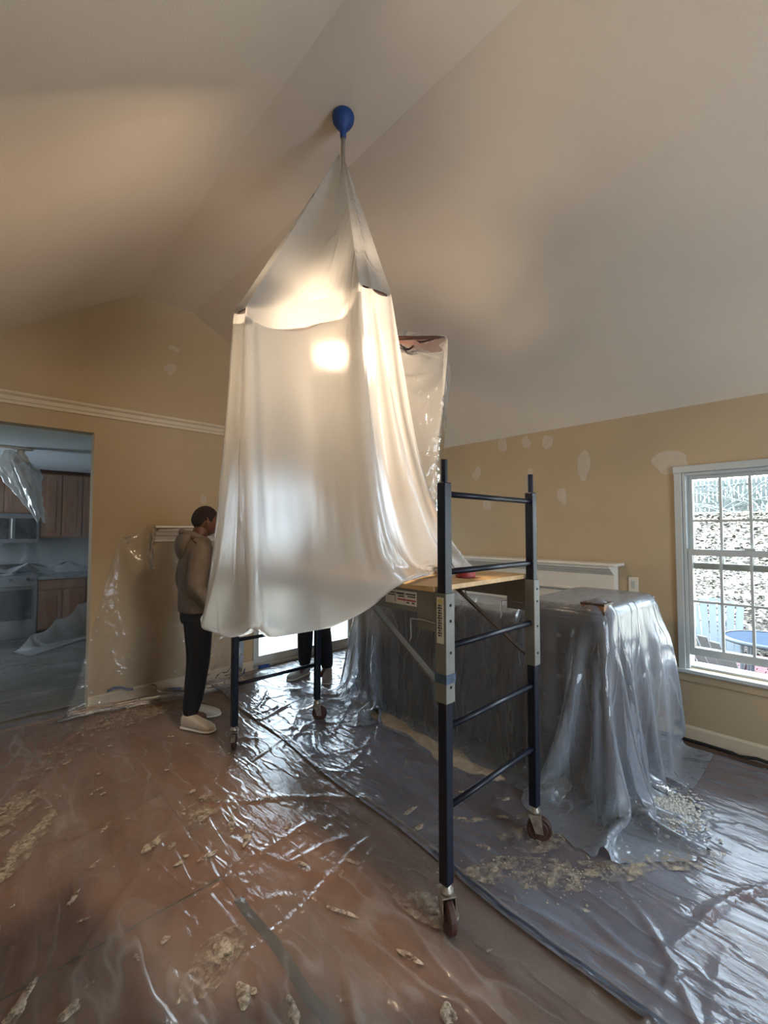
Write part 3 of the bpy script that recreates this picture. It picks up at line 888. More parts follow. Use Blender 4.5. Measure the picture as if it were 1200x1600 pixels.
tr_ = thing('tape_roll', 'small red tape roll lying on the deck behind the near post', 'tape roll', (1.69, 1.235, PLZ))
q = MB(); q.lathe([(.026, .0), (.045, .0), (.046, .006), (.046, .034), (.045, .04), (.026, .04), (.026, 0)], (1.69, 1.235, PLZ), 24); q.build('red_tape', 'red_tape', tr_)
q = MB(); q.lathe([(.022, -.002), (.026, -.002), (.026, .042), (.022, .042), (.022, -.002)], (1.69, 1.235, PLZ), 24); q.build('cardboard_core', 'plywood', tr_)
wr = MB(); wr.tube([(1.53 + .036 * math.cos(t) * .7, 1.22 - .036 * math.cos(t) * .7, PLZ + .043 + .036 * math.sin(t)) for t in np.linspace(0, 2 * math.pi, 25)], .0035, 6, cap=False)
tag(wr.build('wire_ring', 'wire_steel', origin=(1.53, 1.22, PLZ), smooth=True), 'thin metal ring standing on the deck beside the red tape roll', 'ring')

# ------------------------------------------------------------------ covered furniture by the fireplace
ch = thing('wooden_chest', 'tall dark brown wooden chest under clear plastic near the window', 'chest', (2.98, 1.17, 0))
q = MB(); q.box((2.53, .93, .04), (3.42, 1.42, 1.03)); body_ = q.build('body', 'dark_wood', ch, bevel=.01)
q = MB(); q.box((2.525, .925, 1.03), (3.425, 1.425, 1.048)); q.build('top', 'dark_wood', ch, bevel=.006)
for x in (2.56, 3.35):
    for y in (.95, 1.36):
        q = MB(); q.box((x, y, 0.0), (x + .05, y + .05, .04)); q.build('foot', 'dark_wood', ch)
for k in range(4):
    q = MB(); q.box((2.518, .96, .08 + k * .235), (2.53, 1.39, .29 + k * .235)); dr = q.build('drawer', 'dark_wood', ch, bevel=.004)
    q = MB(); q.lathe([(0, -.022), (.013, -.020), (.014, -.012), (.007, -.006), (.007, 0)], (2.518, 1.175, .185 + k * .235), 12, 'X'); q.build('knob', 'worn_steel', dr)
bxb = thing('wooden_box', 'small brown box on the chest corner under the plastic', 'box', (2.6, 1.0, 1.048))
q = MB(); q.box((2.53, .93, 1.0485), (2.655, 1.055, 1.085)); q.build('body', 'oak_cabinet', bxb, bevel=.004)
q = MB(); q.box((2.527, .927, 1.080), (2.658, 1.058, 1.092)); q.build('lid', 'dark_wood', bxb, bevel=.002)
sf = thing('leather_sofa', 'dark brown leather sofa with high back under clear plastic', 'sofa', (2.95, 2.25, 0))
q = MB(); q.box((2.56, 1.50, .06), (3.38, 3.04, .30)); q.build('base', 'leather', sf, bevel=.03, seg=3)
q = MB(); q.prism([(2.54, .08), (2.72, .08), (2.80, .45), (2.76, .90), (2.70, .95), (2.58, .95), (2.53, .90)], lambda a, b, t: (a, t, b), 1.50, 3.04); q.build('backrest', 'leather', sf, bevel=.03, seg=3)
for y in (1.49, 2.86):
    q = MB(); q.prism([(2.70, .06), (3.42, .06), (3.45, .55), (3.38, .64), (2.80, .66), (2.74, .60)], lambda a, b, t: (a, t, b), y, y + .19); q.build('armrest', 'leather', sf, bevel=.03, seg=3)
for k in range(2):
    for lev in range(2):
        y = 1.70 + k * .58
        q = MB(); q.box((2.80, y, .30 + lev * .2), (3.36, y + .56, .49 + lev * .2)); q.build('cushion', 'leather', sf, bevel=.05, seg=3)
for x in (2.60, 3.28):
    for y in (1.55, 2.94):
        q = MB(); q.tube([(x, y, 0), (x, y, .07)], [.015, .025], 10); q.build('foot', 'dark_wood', sf)
boxes = [((2.51, .91, 0), (3.44, 1.44, 1.056)), ((2.505, .91, 1.0), (2.665, 1.065, 1.108)), ((2.53, 1.45, 0), (2.78, 3.04, .95)), ((2.75, 1.49, 0), (3.43, 3.05, .90)), ((3.1, .84, .6), (3.44, 1.0, .80))]
gx, gy = np.linspace(1.50, 3.72, 66), np.linspace(-.06, 4.05, 122)
P = np.stack(np.meshgrid(gx, gy, indexing='ij') + [np.full((66, 122), 1.15)], -1)
W = np.ones(P.shape[:2])
dr_ = cloth(P, W, su=1.0, sv=1.07, steps=150, iters=9, collide=box_push(boxes, floor=.014, xmax=3.77, m=.012), seed=3, bend=.06, damp=.96, mu=.8, g=5)
GX, GY = np.meshgrid((gx[1:] + gx[:-1]) / 2, (gy[1:] + gy[:-1]) / 2, indexing='ij')
kp_ = (np.hypot(np.clip(2.5 - GX, 0, 9), np.clip(.9 - GY, 0, 9)) < 1.0) & (np.hypot(np.clip(2.5 - GX, 0, 9), np.clip(GY - 3.05, 0, 9)) < 1.08)
fs = grid_mesh('plastic_drape', dr_, 'furniture_film', origin=(2.95, 2.0, 0), subsurf=1, keep=kp_)
tag(fs, 'clear plastic sheet draped over the dark furniture down to the floor', 'plastic sheet')

# ------------------------------------------------------------------ moulded shelf on the gable wall and its plastic
sh = thing('wall_shelf', 'white moulded wall shelf under plastic, beside the person in the hoodie', 'shelf', (1.6, 4.3, 1.4))
q = MB(); q.box((1.20, 4.20, 1.515), (2.05, YG - .001, 1.535)); q.build('shelf_board', 'white_trim', sh, bevel=.004)
prof = [(.19, 1.514), (.18, 1.49), (.14, 1.475), (.12, 1.45), (.08, 1.44), (.06, 1.41), (.06, 1.39), (0.001, 1.39), (0.001, 1.514)]
q = MB(); q.prism(prof, lambda a, b, t: (t, YG - a, b), 1.23, 2.02); q.build('moulding', 'white_trim', sh, bevel=.003)
ux, uv = np.linspace(1.02, 2.10, 44), np.linspace(0, 1.98, 66)
P = np.zeros((44, 66, 3))
P[..., 0] = ux[:, None] + (uv[None, :] * (-.06 - .18 * np.clip(1 - (ux[:, None] - 1.02) / .35, 0, 1)))
P[..., 1] = np.where(uv < .23, YG - .012 - uv, YG - .242 + 0 * uv)[None, :] - .10 * np.clip((uv - 1.4), 0, 1)[None, :]
P[..., 2] = np.where(uv < .23, 1.542, 1.542 - (uv - .23))[None, :]
P[..., 2] = np.maximum(P[..., 2], .012)
lo = ux < 1.2
P[lo, :, 2] -= ((1.2 - ux[lo]) / .18 * .13)[:, None] * np.clip(1 - uv / 1.5, 0, 1)[None, :]
P[lo, :, 1] = np.minimum(P[lo, :, 1] + ((1.2 - ux[lo]) / .18 * .21)[:, None], YG - .01)
W = np.ones(P.shape[:2]); W[:, 0] = 0; W[0, :14] = 0
cab = cloth(P, W, su=1.05, sv=1.01, steps=70, iters=10, collide=box_push([((1.2, 4.20, 1.39), (2.05, 4.5, 1.538))], floor=.012, ymax=YG - .008, m=.008), seed=8, bend=.04, damp=.96)
tag(grid_mesh('plastic_curtain', cab, 'wall_film', origin=(1.6, 4.2, 0), subsurf=1), 'clear plastic curtain taped over the wall shelf down to the baseboard', 'plastic sheet')

# ------------------------------------------------------------------ people
def shoe(parent, toe_dir, pos, m_up, m_sole, L_=.285, wd=.05, pname='shoe'):
    """closed slip-on shoe, heel at pos, pointing along toe_dir (angle)"""
    c, s = math.cos(toe_dir), math.sin(toe_dir)
    tf = lambda x, y, z: (pos[0] + x * c - y * s, pos[1] + x * s + y * c, pos[2] + z)
    def solid(secs, n=16):
        m_ = MB(); vs = []; fs = []
        for (x, w, h0, h1) in secs:
            for k in range(n):
                t = 2 * math.pi * k / n
                yy = w * math.copysign(abs(math.cos(t)) ** .8, math.cos(t))
                zz = (h0 + h1) / 2 + (h1 - h0) / 2 * math.copysign(abs(math.sin(t)) ** .7, math.sin(t))
                vs.append(tf(x, yy, zz))
        for i in range(len(secs) - 1):
            for k in range(n): fs.append((i * n + k, i * n + (k + 1) % n, (i + 1) * n + (k + 1) % n, (i + 1) * n + k))
        fs += [tuple(range(n - 1, -1, -1)), tuple((len(secs) - 1) * n + k for k in range(n))]
        return m_.add(vs, fs)
    u = solid([(-.035, .018, .03, .085), (-.025, .032, .015, .105), (.02, .039, .012, .115), (.07, .040, .012, .112), (.11, .043, .012, .092), (.16, .049, .012, .075), (.205, .048, .012, .06), (.235, .036, .013, .047), (.25, .015, .016, .035)])
    up = u.build(pname, m_up, parent, smooth=True, subsurf=1)
    so = solid([(-.042, .02, .0, .02), (-.03, .035, 0, .024), (.02, .042, 0, .022), (.08, .041, 0, .02), (.16, .053, 0, .02), (.21, .050, 0, .02), (.243, .036, .002, .022), (.258, .014, .006, .024)])
    so.build('sole', m_sole, up, smooth=True, subsurf=1)


def wob(ob, amp, sc_, seed):
    r = np.random.default_rng(seed); ks = r.normal(0, sc_, (7, 3)); ph = r.uniform(0, 6.28, 7)
    me = ob.data; n = len(me.vertices); co = np.empty(n * 3, np.float32); me.vertices.foreach_get('co', co); co = co.reshape(-1, 3)
    nr = np.empty(n * 3, np.float32); me.vertices.foreach_get('normal', nr); nr = nr.reshape(-1, 3)
    d = np.sin(co @ (ks * np.array([1, 1, 1.6])).T + ph).mean(1)
    me.vertices.foreach_set('co', (co + nr * (d * amp)[:, None]).astype(np.float32).ravel()); me.update()


def head_point(t, p, grow=1.0):
    """t: angle round the head (0 = face), p: 0 crown .. pi chin; returns offset from the head centre"""
    g = lambda x, m, w: math.exp(-((x - m) / w) ** 2)
    tt = (t + math.pi) % (2 * math.pi) - math.pi
    x, y, z = math.sin(p) * math.cos(t), math.sin(p) * math.sin(t), math.cos(p)
    rx, ry, rz = .100, .078, .118
    if x < 0: rx = .104 - .02 * max(0, -z)
    if z < 0: ry *= 1 - .22 * (-z) ** 1.5; rz *= 1.0
    X, Y, Z = x * rx * grow, y * ry * grow, z * rz * grow
    if z < -.1 and x < .2: X += .028 * min(1, (-z - .1)) * (1 if x < 0 else .5)          # nape drawn in
    f = 1 if abs(tt) < 1.4 else 0
    zz = Z / grow
    if f:
        X += .026 * g(Y, 0, .012) * g(zz, -.018, .020) + .010 * g(Y, 0, .009) * g(zz, .010, .022)   # nose
        X -= .010 * (g(Y, .031, .014) + g(Y, -.031, .014)) * g(zz, .012, .013)                        # eye sockets
        X += .006 * g(zz, .034, .010) * g(Y, 0, .05)                                                  # brow
        X += .007 * g(Y, 0, .020) * g(zz, -.056, .008) - .006 * g(Y, 0, .024) * g(zz, -.062, .003) + .006 * g(Y, 0, .018) * g(zz, -.069, .007)   # lips
        X += .012 * g(Y, 0, .022) * g(zz, -.098, .016)                                                # chin
    return X, Y, Z


def add_head(ob, c, nt_=56, np_=44):
    q = MB(); vs = []; fs = []
    for j in range(np_ + 1):
        for i in range(nt_):
            o = head_point(2 * math.pi * i / nt_, math.pi * j / np_); vs.append((c[0] + o[0], c[1] + o[1], c[2] + o[2]))
    for j in range(np_):
        for i in range(nt_): fs.append((j * nt_ + i, (j + 1) * nt_ + i, (j + 1) * nt_ + (i + 1) % nt_, j * nt_ + (i + 1) % nt_))
    q.add(vs, fs)
    for sg in (-1, 1):       # ears
        ec = (c[0] - .008, c[1] + sg * .079, c[2] - .004)
        q.tube([(ec[0] + .010 * math.sin(a) - .004, ec[1] + sg * (.008 if abs(math.cos(a)) < .9 else .002), ec[2] + .030 * math.cos(a)) for a in np.linspace(-.3, 3.6, 10)], .0065, 8)
        q.tube([(ec[0], ec[1] - sg * .006, ec[2] + .02), (ec[0] + .002, ec[1] + sg * .002, ec[2]), (ec[0], ec[1] - sg * .006, ec[2] - .024)], [.008, .012, .008], 8)
    me2 = q.mesh('head'); bm = bmesh.new(); bm.from_mesh(ob.data); bm.from_mesh(me2); bm.to_mesh(ob.data); bm.free()
    bpy.data.meshes.remove(me2)
    for p_ in ob.data.polygons: p_.use_smooth = True


def person(label, loc, face, top_mat, leg_mat, shoe_mats, hood, feet, H=1.675, arms='pocket', lean=0.0):
    p = thing('person', label, 'person')
    s = H / 1.675
    fx = [(x * s, y * s) for x, y, a in feet]      # heel positions local, facing +x
    hips = [(-.005, .085, .86), (-.005, -.085, .86)]
    ank = [(f[0] + .01, f[1], .10) for f in fx]
    kn = [((h[0] + a[0]) / 2 + .035, (h[1] + a[1]) / 2, .47) for h, a in zip(hips, ank)]
    hd = (.03 + lean, 0, 1.56)
    if arms == 'pocket':
        sh_ = [(-.01, .175, 1.345), (-.01, -.175, 1.345)]; el = [(-.075, .225, 1.06), (-.075, -.225, 1.06)]; wrs = [(.07, .185, .885), (.07, -.185, .885)]; hnd = [(.11, .165, .82), (.11, -.165, .82)]
    else:
        sh_ = [(-.01, .175, 1.345), (-.01, -.175, 1.345)]; el = [(-.04, .23, 1.06), (-.04, -.23, 1.06)]; wrs = [(.03, .235, .84), (.03, -.235, .84)]; hnd = [(.05, .235, .76), (.05, -.235, .76)]
    V = [(0, 0, .90), (0, 0, 1.05), (-.005, 0, 1.22), (-.012, 0, 1.35), (-.008, 0, 1.43), (hd[0] - .03, 0, 1.49), (hd[0] - .02, 0, 1.55)]
    rad = [.115, .105, .12, .085, .068, .066, .055]
    E_ = [(0, 1), (1, 2), (2, 3), (3, 4), (4, 5), (5, 6)]
    for k in range(2):
        b = len(V)
        V += [sh_[k], el[k], wrs[k], hnd[k]]; rad += [.044, .038, .028, .034]; E_ += [(3, b), (b, b + 1), (b + 1, b + 2), (b + 2, b + 3)]
        hp = Vector(hnd[k]); dr = (hp - Vector(wrs[k])).normalized(); sd = Vector((1, 0, 0)); sd = (sd - dr * sd.dot(dr)).normalized(); inn = Vector((0, -1 if k == 0 else 1, 0))
        for q_, ln in enumerate((.062, .072, .068, .052)):
            o = sd * (.027 - q_ * .018); f0 = len(V)
            V += [tuple(hp + o + dr * .03), tuple(hp + o * 1.1 + dr * (.03 + ln * .55) + inn * .008), tuple(hp + o * 1.1 + dr * (.03 + ln) + inn * .022)]
            rad += [.0095, .0088, .0078]; E_ += [(b + 3, f0), (f0, f0 + 1), (f0 + 1, f0 + 2)]
        f0 = len(V); V += [tuple(hp + sd * .045 + dr * .01 + inn * .01), tuple(hp + sd * .055 + dr * .045 + inn * .018)]; rad += [.011, .0095]; E_ += [(b + 3, f0), (f0, f0 + 1)]
        b = len(V)
        V += [hips[k], kn[k], ank[k], (ank[k][0] + .12, ank[k][1], .045)]; rad += [.08, .055, .038, .03]; E_ += [(0, b), (b, b + 1), (b + 1, b + 2), (b + 2, b + 3)]
    bd = skin_body('body', V, E_, rad, 'skin_brown', p, 2); add_head(bd, hd)
    # face
    for sgn in (-1, 1):
        q = MB(); q.lathe([(.0, -.012), (.007, -.01), (.012, 0), (.007, .01), (0, .012)], (hd[0] + .080, sgn * .031, hd[2] + .011), 10); e_ = q.build('eye', 'eye_white', p, smooth=True)
        q = MB(); q.lathe([(0, -.005), (.005, 0), (0, .005)], (hd[0] + .0905, sgn * .031, hd[2] + .011), 8); q.build('pupil', 'print_black', e_)
    # hair: close-cropped cap that follows the skull
    m_ = MB(); vs = []; fs = []; nu, nv = 48, 16
    for j in range(nv + 1):
        for i in range(nu):
            t = 2 * math.pi * i / nu; ct = math.cos(t)
            lim = .92 + .30 * min(1, abs(t if t < math.pi else 2 * math.pi - t) / .9) + (.95 * max(0, -ct) ** .7) + .42 * math.exp(-((abs(t if t < math.pi else 2 * math.pi - t) - 1.35) / .22) ** 2)
            o = head_point(t, lim * j / nv, 1.045); vs.append((hd[0] + o[0], o[1], hd[2] + o[2]))
    for j in range(nv):
        for i in range(nu): fs.append((j * nu + i, (j + 1) * nu + i, (j + 1) * nu + (i + 1) % nu, j * nu + (i + 1) % nu))
    m_.add(vs, fs); hr = m_.build('hair', 'hair_dark', p, smooth=True)
    sd = hr.modifiers.new('thick', 'SOLIDIFY'); sd.thickness = .006; sd.offset = -1
    # top
    q = MB()
    q.rings([(-.005, 0, .845, .118, .172), (-.005, 0, .86, .135, .19), (-.005, 0, .93, .14, .195), (-.005, 0, 1.05, .135, .19), (-.01, 0, 1.18, .135, .195), (-.015, 0, 1.28, .13, .2), (-.018, 0, 1.34, .122, .20), (-.015, 0, 1.39, .105, .165), (-.008, 0, 1.425, .085, .11), (0, 0, 1.44, .066, .08)], 28)
    top = q.build('hoodie' if hood else 'shirt', top_mat, p, smooth=True, subsurf=1); wob(top, .02, 26, 4)
    for k in range(2):
        S_, E2, W_ = Vector(sh_[k]), Vector(el[k]), Vector(wrs[k])
        path = [S_ + Vector((0, -.05 if k == 0 else .05, .02)), S_, S_.lerp(E2, .3), S_.lerp(E2, .65), S_.lerp(E2, .92), E2.lerp(W_, .12), E2.lerp(W_, .45), E2.lerp(W_, .8), E2.lerp(W_, 1.0), E2.lerp(W_, 1.06)]
        q = MB(); q.tube([tuple(x) for x in path], [.06, .082, .08, .072, .066, .064, .062, .055, .043, .04], 16)
        sl_ = q.build('sleeve', top_mat, p, smooth=True, subsurf=1); wob(sl_, .017, 34, 11 + k)
    if hood:
        q = MB(); ring_ = []
        for t in np.linspace(0, 2 * math.pi, 25)[:-1]:
            bk = max(0, -math.cos(t))
            ring_.append((-.012 + .080 * math.cos(t) - .03 * bk, .088 * math.sin(t), 1.428 + .04 * bk - .045 * max(0, math.cos(t)) + .006 * math.sin(5 * t)))
        q.tube(ring_ + [ring_[0]], [(.034, .03)] * 25, 10, cap=False); q.build('hood', top_mat, p, smooth=True, subsurf=1)
        q = MB(); q.rings([(-.115, 0, 1.24, .012, .03), (-.128, 0, 1.28, .030, .07), (-.132, 0, 1.35, .045, .11), (-.118, 0, 1.41, .055, .125), (-.10, 0, 1.45, .055, .115), (-.09, 0, 1.475, .03, .085)], 18); q.build('hood_fold', top_mat, p, smooth=True, subsurf=1)
    # trousers
    q = MB(); q.rings([(-.005, 0, .74, .11, .155), (-.005, 0, .80, .125, .17), (-.005, 0, .87, .12, .165), (0, 0, .93, .105, .15)], 24)
    tr = q.build('trousers', leg_mat, p, smooth=True, subsurf=1)
    for k in range(2):
        h, kk, a = Vector(hips[k]), Vector(kn[k]), Vector(ank[k])
        path = [h + Vector((0, 0, .0)), h.lerp(kk, .2), h.lerp(kk, .55), h.lerp(kk, .92), kk.lerp(a, .15), kk.lerp(a, .45), kk.lerp(a, .75), kk.lerp(a, .9), kk.lerp(a, .97), kk.lerp(a, 1.03)]
        q = MB(); q.tube([tuple(x) for x in path], [.09, .098, .09, .078, .076, .074, .066, .062, .05, .046], 18)
        lg = q.build('trouser_leg', leg_mat, tr, smooth=True, subsurf=1); wob(lg, .016, 26, 21 + k)
    for (x, y), (_, _, a) in zip(fx, feet):
        shoe(p, a, (x - .02, y, .001), *shoe_mats)
    p.scale = (s, s, s)
    p.location = loc; p.rotation_euler = (0, 0, face)
    return p


person('person in grey hooded sweatshirt and black joggers standing beside the tent', (1.33, 3.55, .008), R(-8), 'hoodie_fabric', 'black_trousers', ('shoe_knit', 'shoe_sole'), True, [(-.02, .10, -.45), (-.07, -.10, -.9)], lean=.02)
person('person in dark trousers half hidden behind the tent, only legs showing', (2.58, 3.74, .008), R(200), 'dark_shirt', 'black_trousers', ('grey_shoe', 'shoe_sole'), False, [(-.06, .10, .5), (-.02, -.13, -.15)], H=1.72, arms='down')

# ------------------------------------------------------------------ plastic on the floor
def creases(x, y, count, seed, box, lmin=.25, lmax=1.3, h=(.004, .016), w=(.006, .018), dirs=None):
    r = np.random.default_rng(seed); H = np.zeros_like(x)
    for i in range(count):
        px, py = r.uniform(box[0], box[1]), r.uniform(box[2], box[3])
        a = r.choice(dirs) + r.normal(0, .25) if dirs is not None else r.uniform(0, math.pi)
        L_ = r.uniform(lmin, lmax); hh = r.uniform(*h); ww = r.uniform(*w); bend_ = r.normal(0, .12)
        u = (x - px) * math.cos(a) + (y - py) * math.sin(a); v = -(x - px) * math.sin(a) + (y - py) * math.cos(a)
        v = v - bend_ * u * u / L_ - .012 * np.sin(u * 9 + i)
        env = np.clip(1 - (np.abs(u) / (L_ / 2)) ** 2, 0, 1)
        H += hh * env * np.exp(-(v / ww) ** 2) * (1 + .35 * np.sin(u * 23 + i))
    return H


def swell(x, y, seed, n=14, k=5.0):
    r = np.random.default_rng(seed); H = np.zeros_like(x)
    for i in range(n):
        kk = r.normal(0, k, 2); H += np.sin(x * kk[0] + y * kk[1] + r.uniform(0, 6.28)) / n
    return H


SEAM = lambda y: 1.545 + .055 * np.clip(y - .5, -1, 3.5) + .012 * np.sin(y * 5)


def floor_sheet(name, label, x0f, x1f, y0, y1, nx, ny, seed, count, base, dirs, edge_roll=None):
    yy = np.linspace(y0, y1, ny)[None, :] + np.zeros((nx, 1)); t = np.linspace(0, 1, nx)[:, None]
    xx = x0f(yy) * (1 - t) + x1f(yy) * t
    bx_ = (float(xx.min()), float(xx.max()), y0, y1)
    Hh = base + .004 + .006 * np.clip(swell(xx, yy, seed) + .3, 0, 1) + creases(xx, yy, count, seed + 1, bx_, dirs=dirs) + creases(xx, yy, count * 2, seed + 2, bx_, .08, .35, (.003, .009), (.004, .009))
    if edge_roll is not None:
        d = edge_roll(xx, yy); Hh += .012 * np.exp(-(d / .012) ** 2)
    P_ = np.stack([xx, yy, Hh], -1)
    o = grid_mesh(name, P_, 'floor_film', origin=((bx_[0] + bx_[1]) / 2, (y0 + y1) / 2, 0))
    tag(o, label, 'plastic sheet')
    return o


sheet_l = floor_sheet('floor_plastic', 'wrinkled clear plastic spread over the brown floor, left of the seam', lambda y: -.70 + 0 * y, lambda y: SEAM(y) + .03, -.3, 4.36, 150, 300, 41, 70, .002, [1.4, .75, -.5, 2.2, .2], lambda x, y: x - SEAM(y) - .022)
sheet_r = floor_sheet('floor_plastic', 'wrinkled clear plastic spread toward the window, right of the seam', lambda y: SEAM(y) - .02, lambda y: 3.68 + .05 * np.sin(y * 4) - .04 * np.sin(y * 11), -.3, 4.36, 150, 300, 57, 95, .004, [1.1, .5, -.3, 1.9, 2.6], lambda x, y: x - SEAM(y) + .012)
sheet_k = floor_sheet('floor_plastic', 'crumpled dusty plastic on the kitchen floor beyond the opening', lambda y: -.6 + 0 * y, lambda y: 2.1 + 0 * y, 4.56, 7.6, 70, 80, 77, 60, .003, [0.1, .4, 2.9])
sheet_r.data.materials.clear(); sheet_r.data.materials.append(MATS['floor_film_window_lit'])
sheet_k.data.materials.clear(); sheet_k.data.materials.append(film('kitchen_floor_film', 0.06, (0.6, 0.6, 0.57), transl=.3, gloss=.2, bumps=.4, bscale=16, dust=.35, ior=1.3, stretch=(.3, 1, 1), ridge=1.0))

q = MB()   # dark tape line along the paper joint
yy = np.linspace(1.05, 1.75, 24)
tp = np.zeros((5, 24, 3)); tp[..., 0] = .842 + np.linspace(-.02, .02, 5)[:, None] + .006 * np.sin(yy * 14)[None, :]; tp[..., 1] = yy[None, :]; tp[..., 2] = .0012
tag(grid_mesh('tape_strip', tp, mat('dark_tape', (0.045, 0.055, 0.06), .6), origin=(.842, 1.4, 0)), 'dark grey tape strip along a paper joint in the foreground', 'tape')
yy = np.linspace(.2, 1.36, 40)
tp = np.zeros((4, 40, 3)); tp[..., 0] = SEAM(yy)[None, :] + np.linspace(-.006, .008, 4)[:, None]; tp[..., 1] = yy[None, :]; tp[..., 2] = .024 + .004 * np.sin(yy * 31)[None, :]
tag(grid_mesh('tape_strip', tp, mat('seam_tape', (0.03, 0.037, 0.06), .45, var=.4, scale=30), origin=(1.58, .8, 0)), 'dark blue tape strip running along the plastic seam', 'tape')

# dried joint compound on the plastic
def splat(parent, x, y, rx, ry, ang, seed, m='mud', z=.0125, th=.003):
    c, s = math.cos(ang), math.sin(ang)
    return patch(parent, 'mud_splatter', m, lambda a, b, t: (x + a * c - b * s, y + a * s + b * c, z + t), rx, ry, n=20, thick=th, seed=seed, wob=.4)


spl = [(.227, 3.133, .20, .055, .9), (.293, 2.808, .15, .03, 1.0), (.188, 2.663, .14, .04, 1.1), (.679, 2.31, .055, .035, .6), (.936, 2.368, .06, .035, .8), (.737, 2.238, .03, .012, 1.0), (1.011, 2.194, .075, .018, 1.0), (1.027, 2.052, .085, .016, .9),
       (.964, 2.61, .03, .012, .4), (.724, 2.098, .022, .012, .3), (.70, 1.568, .05, .03, 1.3), (1.099, 1.399, .06, .01, 2.0), (.267, 1.70, .032, .022, .4), (.148, 1.816, .08, .022, .9), (1.253, 2.257, .05, .012, 2.2), (.54, 2.601, .05, .01, .9),
       (.68, 1.376, .04, .025, 1.2), (1.292, 1.576, .045, .010, 1.9), (1.72, 1.121, .03, .02, .4), (1.159, 1.096, .05, .012, 1.7), (1.113, .891, .035, .022, .5), (.45, 2.35, .03, .008, .8), (.35, 2.2, .05, .01, .9), (.86, 2.45, .05, .012, 1.1),
       (1.12, 1.72, .04, .008, 2.0), (.56, 1.75, .02, .012, .2), (1.86, 1.45, .07, .014, 2.3), (1.93, 1.36, .06, .02, 2.5), (2.05, 1.28, .04, .014, 2.2), (1.80, 1.22, .03, .014, 2.0), (1.68, 1.52, .03, .018, .3), (2.2, 1.35, .05, .015, 2.4), (2.35, 1.2, .04, .012, 2.6), (2.08, 1.55, .035, .01, 1.9)]
for i, (x, y, a, b, g_) in enumerate(spl):
    splat(sheet_l if x < float(SEAM(np.array(y))) else sheet_r, x, y, a, b, g_, 100 + i)
r = np.random.default_rng(12)
for i in range(120):
    x, y = r.uniform(.05, 2.6), r.uniform(.55, 3.6)
    if x > 2.35 and y > .8: continue
    k = float(r.choice([.006, .009, .013, .02], p=[.4, .3, .2, .1]))
    splat(sheet_l if x < float(SEAM(np.array(y))) else sheet_r, x, y, k * r.uniform(1, 2.6), k * .8, r.uniform(0, 3.1), 300 + i, z=.012, th=.002)


for i, (x, y, a, b, g_) in enumerate([(1.86, .95, .34, .10, -.9), (2.02, 1.10, .2, .08, -.7), (.20, 3.0, .28, .07, .95), (.25, 2.72, .22, .06, 1.0), (.66, 1.55, .12, .09, .6), (.95, 2.4, .16, .08, .8), (.45, 3.55, .25, .09, .6), (1.0, 3.98, .40, .13, .25), (2.75, .72, .2, .12, .3), (1.35, 1.2, .18, .06, 1.9), (2.3, .62, .3, .07, -.6)]):
    o = splat(sheet_l if x < float(SEAM(np.array(y))) else sheet_r, x, y, a, b, g_, 900 + i, m='dust_smear', z=.0135, th=.0015)


def dust_field(name, label, n, cx, cy, sx, sy, ang, size, seed, m='plaster_chips', z=.016):
    r = np.random.default_rng(seed); q = MB(); c, s = math.cos(ang), math.sin(ang)
    for i in range(n):
        a, b = r.normal(0, .42, 2); u, v = a * sx, b * sy
        x, y = cx + u * c - v * s, cy + u * s + v * c
        k = size * r.uniform(.4, 1.5); t0 = r.uniform(0, 6.28); nn = 5
        base = [(x + k * math.cos(t0 + 2 * math.pi * j / nn) * r.uniform(.6, 1.2), y + k * math.sin(t0 + 2 * math.pi * j / nn) * r.uniform(.6, 1.2), z) for j in range(nn)]
        top_ = (x + r.normal(0, k * .3), y + r.normal(0, k * .3), z + k * r.uniform(.25, .7))
        q.add(base + [top_], [(j, (j + 1) % nn, nn) for j in range(nn)])
    o = q.build(name, m, origin=(cx, cy, 0)); tag(o, label, 'debris', kind='stuff'); return o


dust_field('plaster_debris', 'white plaster chips piled on the floor beside the drape corner', 900, 2.80, .70, .22, .14, .4, .009, 5)
dust_field('plaster_debris', 'scattered plaster crumbs on the plastic right of the near caster', 160, 1.86, .92, .36, .14, -.9, .0035, 6, 'plaster_dust')
dust_field('plaster_debris', 'loose plaster crumbs along the base of the gable wall', 160, .95, 4.0, .4, .2, -.2, .0045, 7, 'plaster_dust')


def mound(name, label, pts, hw, hz, seed, m='plaster_dust'):
    pts = np.array(pts); n = 60; t = np.linspace(0, 1, n); tt = np.linspace(0, 1, len(pts))
    c = np.stack([np.interp(t, tt, pts[:, 0]), np.interp(t, tt, pts[:, 1])], -1); d = np.gradient(c, axis=0); d /= np.linalg.norm(d, axis=1)[:, None]; nn = np.stack([-d[:, 1], d[:, 0]], -1)
    k = 15; v = np.linspace(-1, 1, k); r = np.random.default_rng(seed)
    wv = hw * (1 + .35 * np.sin(t * 17 + seed) + .2 * np.sin(t * 41)) * np.clip(np.minimum(t, 1 - t) * 10, .1, 1)
    P_ = np.zeros((n, k, 3)); P_[..., :2] = c[:, None] + nn[:, None] * (v[None, :, None] * wv[:, None, None]) + r.normal(0, .004, (n, k, 2))
    P_[..., 2] = .007 + hz * np.clip(1 - v ** 2, 0, 1)[None, :] * (1 + .4 * np.sin(t * 29))[:, None] + r.normal(0, .0025, (n, k)) * (np.abs(v) < .95)
    o = grid_mesh(name, P_, m, origin=(float(c[:, 0].mean()), float(c[:, 1].mean()), 0), subsurf=1); tag(o, label, 'debris', kind='stuff'); return o


